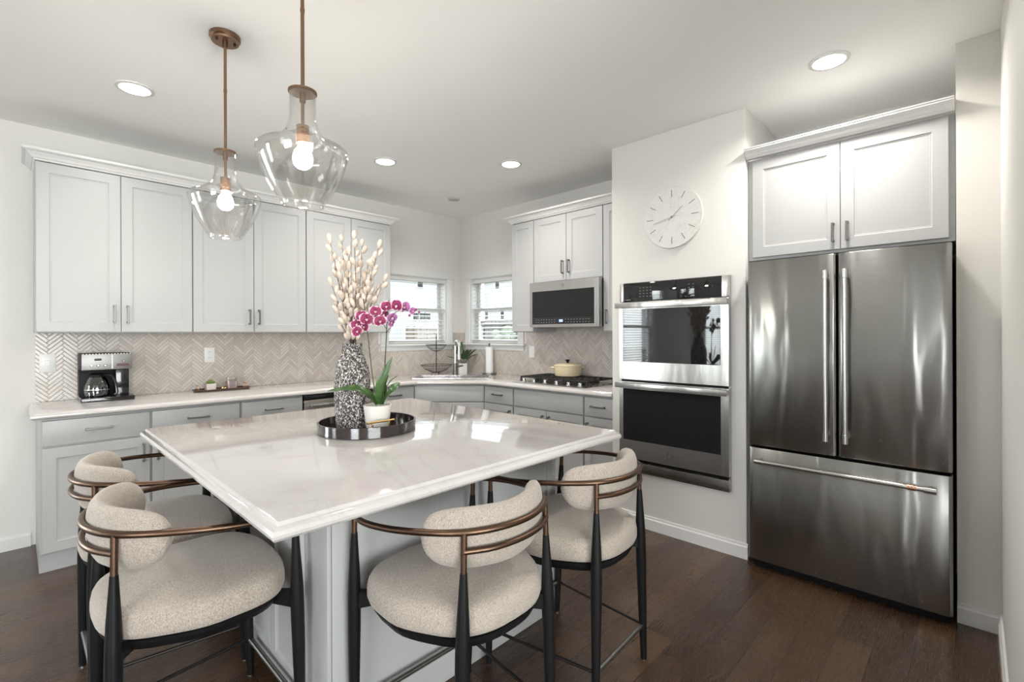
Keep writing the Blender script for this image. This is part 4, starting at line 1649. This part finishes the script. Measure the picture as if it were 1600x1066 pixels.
for px, py, dd, s, mt, ro in flw:
    if mt not in flower_me:
        o = fm.build('flower', mt, orc, uvs=fuv, angle=90)
        flower_me[mt] = o.data
    else:
        o = bpy.data.objects.new('flower', flower_me[mt])
        C.objects.link(o)
        o.parent = orc
    o.location = lp(px, py, dd)
    toward = (-F_ + R_ * random.uniform(-.45, .45) + UP * random.uniform(-.15, .25)).normalized()
    q = toward.to_track_quat('Z', 'Y').to_matrix()
    o.rotation_euler = (q @ Matrix.Rotation(ro, 3, 'Z')).to_euler()
    o.scale = (s, s, s)
    if lip_me is None:
        l = lipm.build('flower_lip', 'lip', o)
        lip_me = l.data
    else:
        l = bpy.data.objects.new('flower_lip', lip_me)
        C.objects.link(l)
        l.parent = o
for px, py in ((650, 484), (655, 488), (640, 493)):
    MB().ball(lp(px, py, -.02), .005, .005, .006, 8, 6).build('bud', 'petal_pale', orc)

# ================================================================== COFFEE MAKER
cm = thing('coffee_maker', 'stainless and black coffee maker with glass carafe under the left cabinets', 'coffee maker', (-3.352, -0.262, 0.9145))
W_ = 0.258
MB().box(0, W_, 0.14, 0.24, 0.0, 0.205).build('body', 'blackmat', cm, bevel=.005)
MB().box(-0.002, W_ + .012, -0.02, 0.24, 0.0005, 0.028).build('base', 'black', cm, bevel=.006)
MB().box(0, W_, 0.012, 0.24, 0.2055, 0.312).build('top_housing', 'blackmat', cm, bevel=.005)
pn_ = MB().box(0.002, W_ - .002, -0.001, 0.0115, 0.206, 0.308).build('control_panel', mat('satin_panel', (0.24, 0.237, 0.233), 0.42, 1.0), cm, bevel=.003)
MB().box(0.150, 0.157, -0.0022, -0.0012, 0.212, 0.303).build('panel_seam', 'chrome', pn_, smooth=False)
MB().box(0.064, 0.100, -0.0035, -0.0012, 0.266, 0.280).build('display', 'black', pn_, bevel=.001, seg=1)
MB().box(0.176, 0.240, -0.0035, -0.0012, 0.226, 0.243).build('badge', mat('dark_red_badge', (.06, .012, .012), .3), pn_, bevel=.001, seg=1)
bt = MB()
for x in (.050, .084, .118):
    bt.cyl((x, -.006, .234), (x, -.001, .234), .008, n=16)
bt.cyl((.212, -.005, .259), (.212, -.001, .259), .007, n=16)
bt.build('button', 'black', pn_)
for x, z, q in ((.050, .234, .0052), (.084, .234, .0052), (.118, .234, .0052), (.212, .259, .0045)):
    MB().cyl((x, -.0075, z), (x, -.0061, z), q, n=14).build('button_cap', 'chrome', pn_)
bd_ = MB()
for k in range(16):
    bd_.ball((.010 + k * .0158, .002, .3085), .0042, n=8, m=6)
bd_.build('glint_bead', 'plate', pn_)  # white beads imitate bright reflections along the chrome edge
MB().box(0.175, 0.245, 0.03, 0.139, 0.029, 0.205).build('water_tank', 'black', cm, bevel=.004)
cf = MB().lathe([(.040, .0290), (.060, .034), (.066, .060), (.064, .100), (.050, .140), (.040, .158), (.038, .158), (.048, .139), (.062, .100), (.064, .060), (.058, .036), (.001, .031)], 36, (.084, .062, 0), cap=False).build('carafe', 'carafe', cm)
MB().lathe([(.001, .1585), (.043, .1585), (.043, .172), (.030, .182), (.001, .183)], 28, (.084, .062, 0)).build('carafe_lid', 'blackmat', cf)
MB().lathe([(.0665, .074), (.0672, .074), (.0670, .080), (.0662, .080)], 36, (.084, .062, 0), cap=False).build('carafe_band', 'chrome', cf)
MB().tube(smooth_path([(.120, .03, .170), (.150, .010, .165), (.170, .004, .12), (.178, .004, .055), (.168, .010, .040)], 5), .008, 10).build('carafe_handle', 'black', cf)


# ================================================================== WALL PLATES
def plate(label, loc, rz, w, h, kind):
    t = thing('wall_switch' if kind == 'switch' else 'wall_outlet', label, 'switch' if kind == 'switch' else 'outlet', loc, rz)
    MB().box(-w / 2, w / 2, -.006, 0, -h / 2, h / 2).build('cover_plate', 'plate', t, bevel=.002)
    if kind == 'switch':
        MB().box(-.012, .012, -.0095, -.0062, -.018, .018).build('toggle', 'plate', t, bevel=.001, seg=1)
    else:
        for s in (-1, 1):
            f = MB().lathe([(.001, 0), (.017, 0), (.017, .002), (.001, .002)], 20).xf(RX).build('receptacle', 'plate', t, loc=(0, -.0062, s * .022))
            sl = MB().box(-.007, -.005, -.0026, -.0021, -.004, .005).box(.005, .007, -.0026, -.0021, -.004, .004)
            sl.build('slot', 'blackmat', f, smooth=False)
    return t


plate('white wall switch on the tile left of the coffee maker', (-3.497, -.0085, 1.165), 0, .078, .120, 'switch')
plate('white outlet on the tile above the small wooden tray', (-2.577, -.0085, 1.188), 0, .070, .115, 'outlet')
plate('white outlet on the tile just right of the tall vase', (-1.33, -.0085, 1.18), 0, .070, .115, 'outlet')
plate('white switch plate on the tile between corner window and cooktop', (-.0085, -1.135, 1.165), -PI / 2, .072, .118, 'switch')

# ================================================================== SMALL TRAY WITH SUCCULENT AND CANDLE
wt = thing('wooden_tray', 'small dark wooden tray with twig handles on the left counter', 'tray', (-2.520, -0.125, 0.9145), 0.0)


def rrect(w, h, r, n=6):
    pts = []
    for cx_, cy_, a0_ in ((w - r, h - r, 0), (-w + r, h - r, PI / 2), (-w + r, -h + r, PI), (w - r, -h + r, 1.5 * PI)):
        for k_ in range(n + 1):
            a = a0_ + k_ / n * PI / 2
            pts.append((cx_ + r * math.cos(a), cy_ + r * math.sin(a)))
    return pts


MB().loft([[(x * s, y * s, z) for x, y in rrect(.195, .075, .05)] for s, z in ((.93, 0), (1.0, .014), (.99, .016), (.95, .016), (.90, .008), (.3, .007))]).build('tray_body', 'walnut', wt)
for s in (-1, 1):
    h_ = MB().cyl((s * .162, -.03, .044), (s * .162, .035, .044), .0035, n=8)
    for y in (-.02, .022):
        h_.cyl((s * .162, y, .009), (s * .162, y, .044), .0028, n=8)
    h_.build('tray_handle', 'copper', wt)
su = thing('potted_succulent', 'small green succulent in a square pale pot on the wooden tray', 'potted plant', (-2.600, -0.125, 0.9225))
MB().loft([[(x * s, y * s, z) for x, y in rrect(.034, .034, .006)] for s, z in ((.92, 0), (1.0, .05), (.90, .05), (.88, .042))]).build('pot', 'stone', su)
random.seed(3)
for k_ in range(16):
    a = k_ * 2.4
    r = .006 + .0022 * k_
    base = Vector((math.cos(a) * r * .4, math.sin(a) * r * .4, .046))
    tipv = Vector((math.cos(a) * r, math.sin(a) * r, .082 - .0016 * k_))
    MB().tube([base, base.lerp(tipv, .5) + Vector((0, 0, .004)), tipv], [.003, .0065, .0012], 7).build('leaf', 'leaf_small', su)
cn = thing('glass_candle', 'square glass candle with grey label and metal lid on the wooden tray', 'candle', (-2.452, -0.115, 0.9225))
MB().box(-.034, .034, -.034, .034, 0, .074).build('jar', 'candle_glass', cn, bevel=.004)
MB().box(-.030, .030, -.030, .030, .004, .056).build('wax', 'wick', cn, bevel=.002)
MB().box(-.019, .019, -.0362, -.0345, .014, .060).build('paper_label', 'candle_label', cn, smooth=False)
MB().box(-.032, .032, -.032, .032, .0745, .086).build('lid', 'chrome', cn, bevel=.002)
kn = MB()
kn.ball((-.008, 0, .010), .010, .008, .010, 10, 6).ball((.010, .002, .008), .009, .008, .008, 10, 6)
tag(kn.build('ornament', 'brass', loc=(-2.515, -0.150, .9218)), 'tiny gold knot ornament on the wooden tray before the candle', 'ornament')

# ================================================================== SINK AREA
# faucet
fp = at(713, 586, 4.32)
fc_ = thing('faucet', 'tall gooseneck pull-down faucet behind the corner sink', 'faucet', (-.428, -.428, 0.9195), -PI / 4 + .45)
MB().lathe([(.001, 0), (.027, 0), (.027, .006), (.0245, .010), (.0245, .12), (.001, .12)], 24).build('faucet_base', 'nickel', fc_)
gpts = [(0, 0, .118), (0, 0, .26)] + [(0, -.055 + .055 * math.cos(a), .30 + .055 * math.sin(a)) for a in (0, .5, 1.0, 1.57, 2.1, 2.6, 3.14)] + [(0, -.112, .25)]
MB().tube(smooth_path(gpts, 4), .0125, 14).build('spout', 'chrome', fc_)
MB().tube([(0, -.112, .252), (0, -.114, .20), (0, -.115, .165)], [.0145, .0165, .0165], 16).build('spray_head', 'chrome', fc_)
MB().cyl((.022, 0, .085), (.085, 0, .092), .011, .009, 14).build('lever', 'nickel', fc_)

# two tier wire basket
wbk = thing('wire_basket_stand', 'two tier dark wire fruit basket stand beside the faucet', 'basket', (-.490, -.185, 0.9145))


def wire_bowl(z, r, hh, n=28):
    m = MB()
    m.tube([(r * math.cos(2 * PI * k / 40), r * math.sin(2 * PI * k / 40), z + hh) for k in range(40)], .0028, 6, closed=True)
    m.tube([(r * .3 * math.cos(2 * PI * k / 20), r * .3 * math.sin(2 * PI * k / 20), z) for k in range(20)], .0022, 6, closed=True)
    m.tube([(r * .72 * math.cos(2 * PI * k / 30), r * .72 * math.sin(2 * PI * k / 30), z + hh * .42) for k in range(30)], .0014, 5, closed=True)
    for k in range(n):
        a = 2 * PI * k / n
        m.tube([(r * f * math.cos(a), r * f * math.sin(a), z + hh * q_) for f, q_ in ((.05, 0), (.3, 0), (.72, .42), (1, 1))], .0011, 5)
    return m


wire_bowl(.022, .168, .078).build('lower_bowl', 'wire', wbk)
wire_bowl(.250, .110, .066, 22).build('upper_bowl', 'wire', wbk)
MB().cyl((0, 0, .012), (0, 0, .43), .0048, n=10).build('pole', 'wire', wbk)
for k_ in range(3):
    a = k_ * 2 * PI / 3 + .5
    MB().tube([(.03 * math.cos(a), .03 * math.sin(a), .022), (.048 * math.cos(a), .048 * math.sin(a), .010), (.05 * math.cos(a), .05 * math.sin(a), .0005)], .003, 6).build('foot', 'wire', wbk)

# corner plant
zp = thing('potted_plant', 'dark green leafy plant in a white square pot in the counter corner', 'potted plant', (-.165, -.235, 0.9145))
MB().loft([[(x * s, y * s, z) for x, y in rrect(.047, .047, .006)] for s, z in ((.97, 0), (1.0, .105), (.92, .105), (.90, .09))]).xf(Matrix.Rotation(-PI / 4 + .2, 4, 'Z')).build('pot', 'plate', zp)
random.seed(9)
for k_ in range(8):
    a = k_ * .8 + .3
    sp2 = .03 + .03 * random.random()
    top = Vector((math.cos(a) * sp2 * 2.9, math.sin(a) * sp2 * 2.9, .17 + .17 * random.random()))
    base = Vector((math.cos(a) * .012, math.sin(a) * .012, .09))
    pth = smooth_path([base, base.lerp(top, .5) + Vector((0, 0, .02)), top], 5)
    s0 = MB().tube(pth, .0026, 6).build('stem', 'leaf_dark', zp)
    lfm = MB()
    for j in range(3, len(pth)):
        p = pth[j]
        d = (pth[min(j + 1, len(pth) - 1)] - pth[j - 1]).normalized()
        for s in (-1, 1):
            sd = (d.cross(UP).normalized() * s + d * .9 + UP * .1).normalized()
            wdv = sd.cross(d).normalized()
            l1 = p + sd * .042
            mid_ = p + sd * .022
            w2 = sd.cross(wdv).normalized() * .011
            o = lfm.add([p, mid_ + w2, l1, mid_ - w2, mid_ + wdv * .002], [(0, 1, 4), (1, 2, 4), (2, 3, 4), (3, 0, 4)])
    lfm.build('leaf', 'leaf_dark', s0)

# paper towel holder
pt = thing('paper_towel_holder', 'white paper towel roll on a round metal stand', 'paper towel holder', (-.098, -.600, 0.9145))
MB().lathe([(.001, 0), (.075, 0), (.078, .004), (.074, .010), (.001, .012)], 36).build('base', 'nickel', pt)
MB().cyl((0, 0, .012), (0, 0, .315), .006, n=12).ball((0, 0, .320), .011, n=10, m=8).build('pole', 'nickel', pt)
MB().lathe([(.012, .0125), (.040, .0125), (.040, .292), (.012, .292)], 32).build('paper_roll', 'paper', pt)
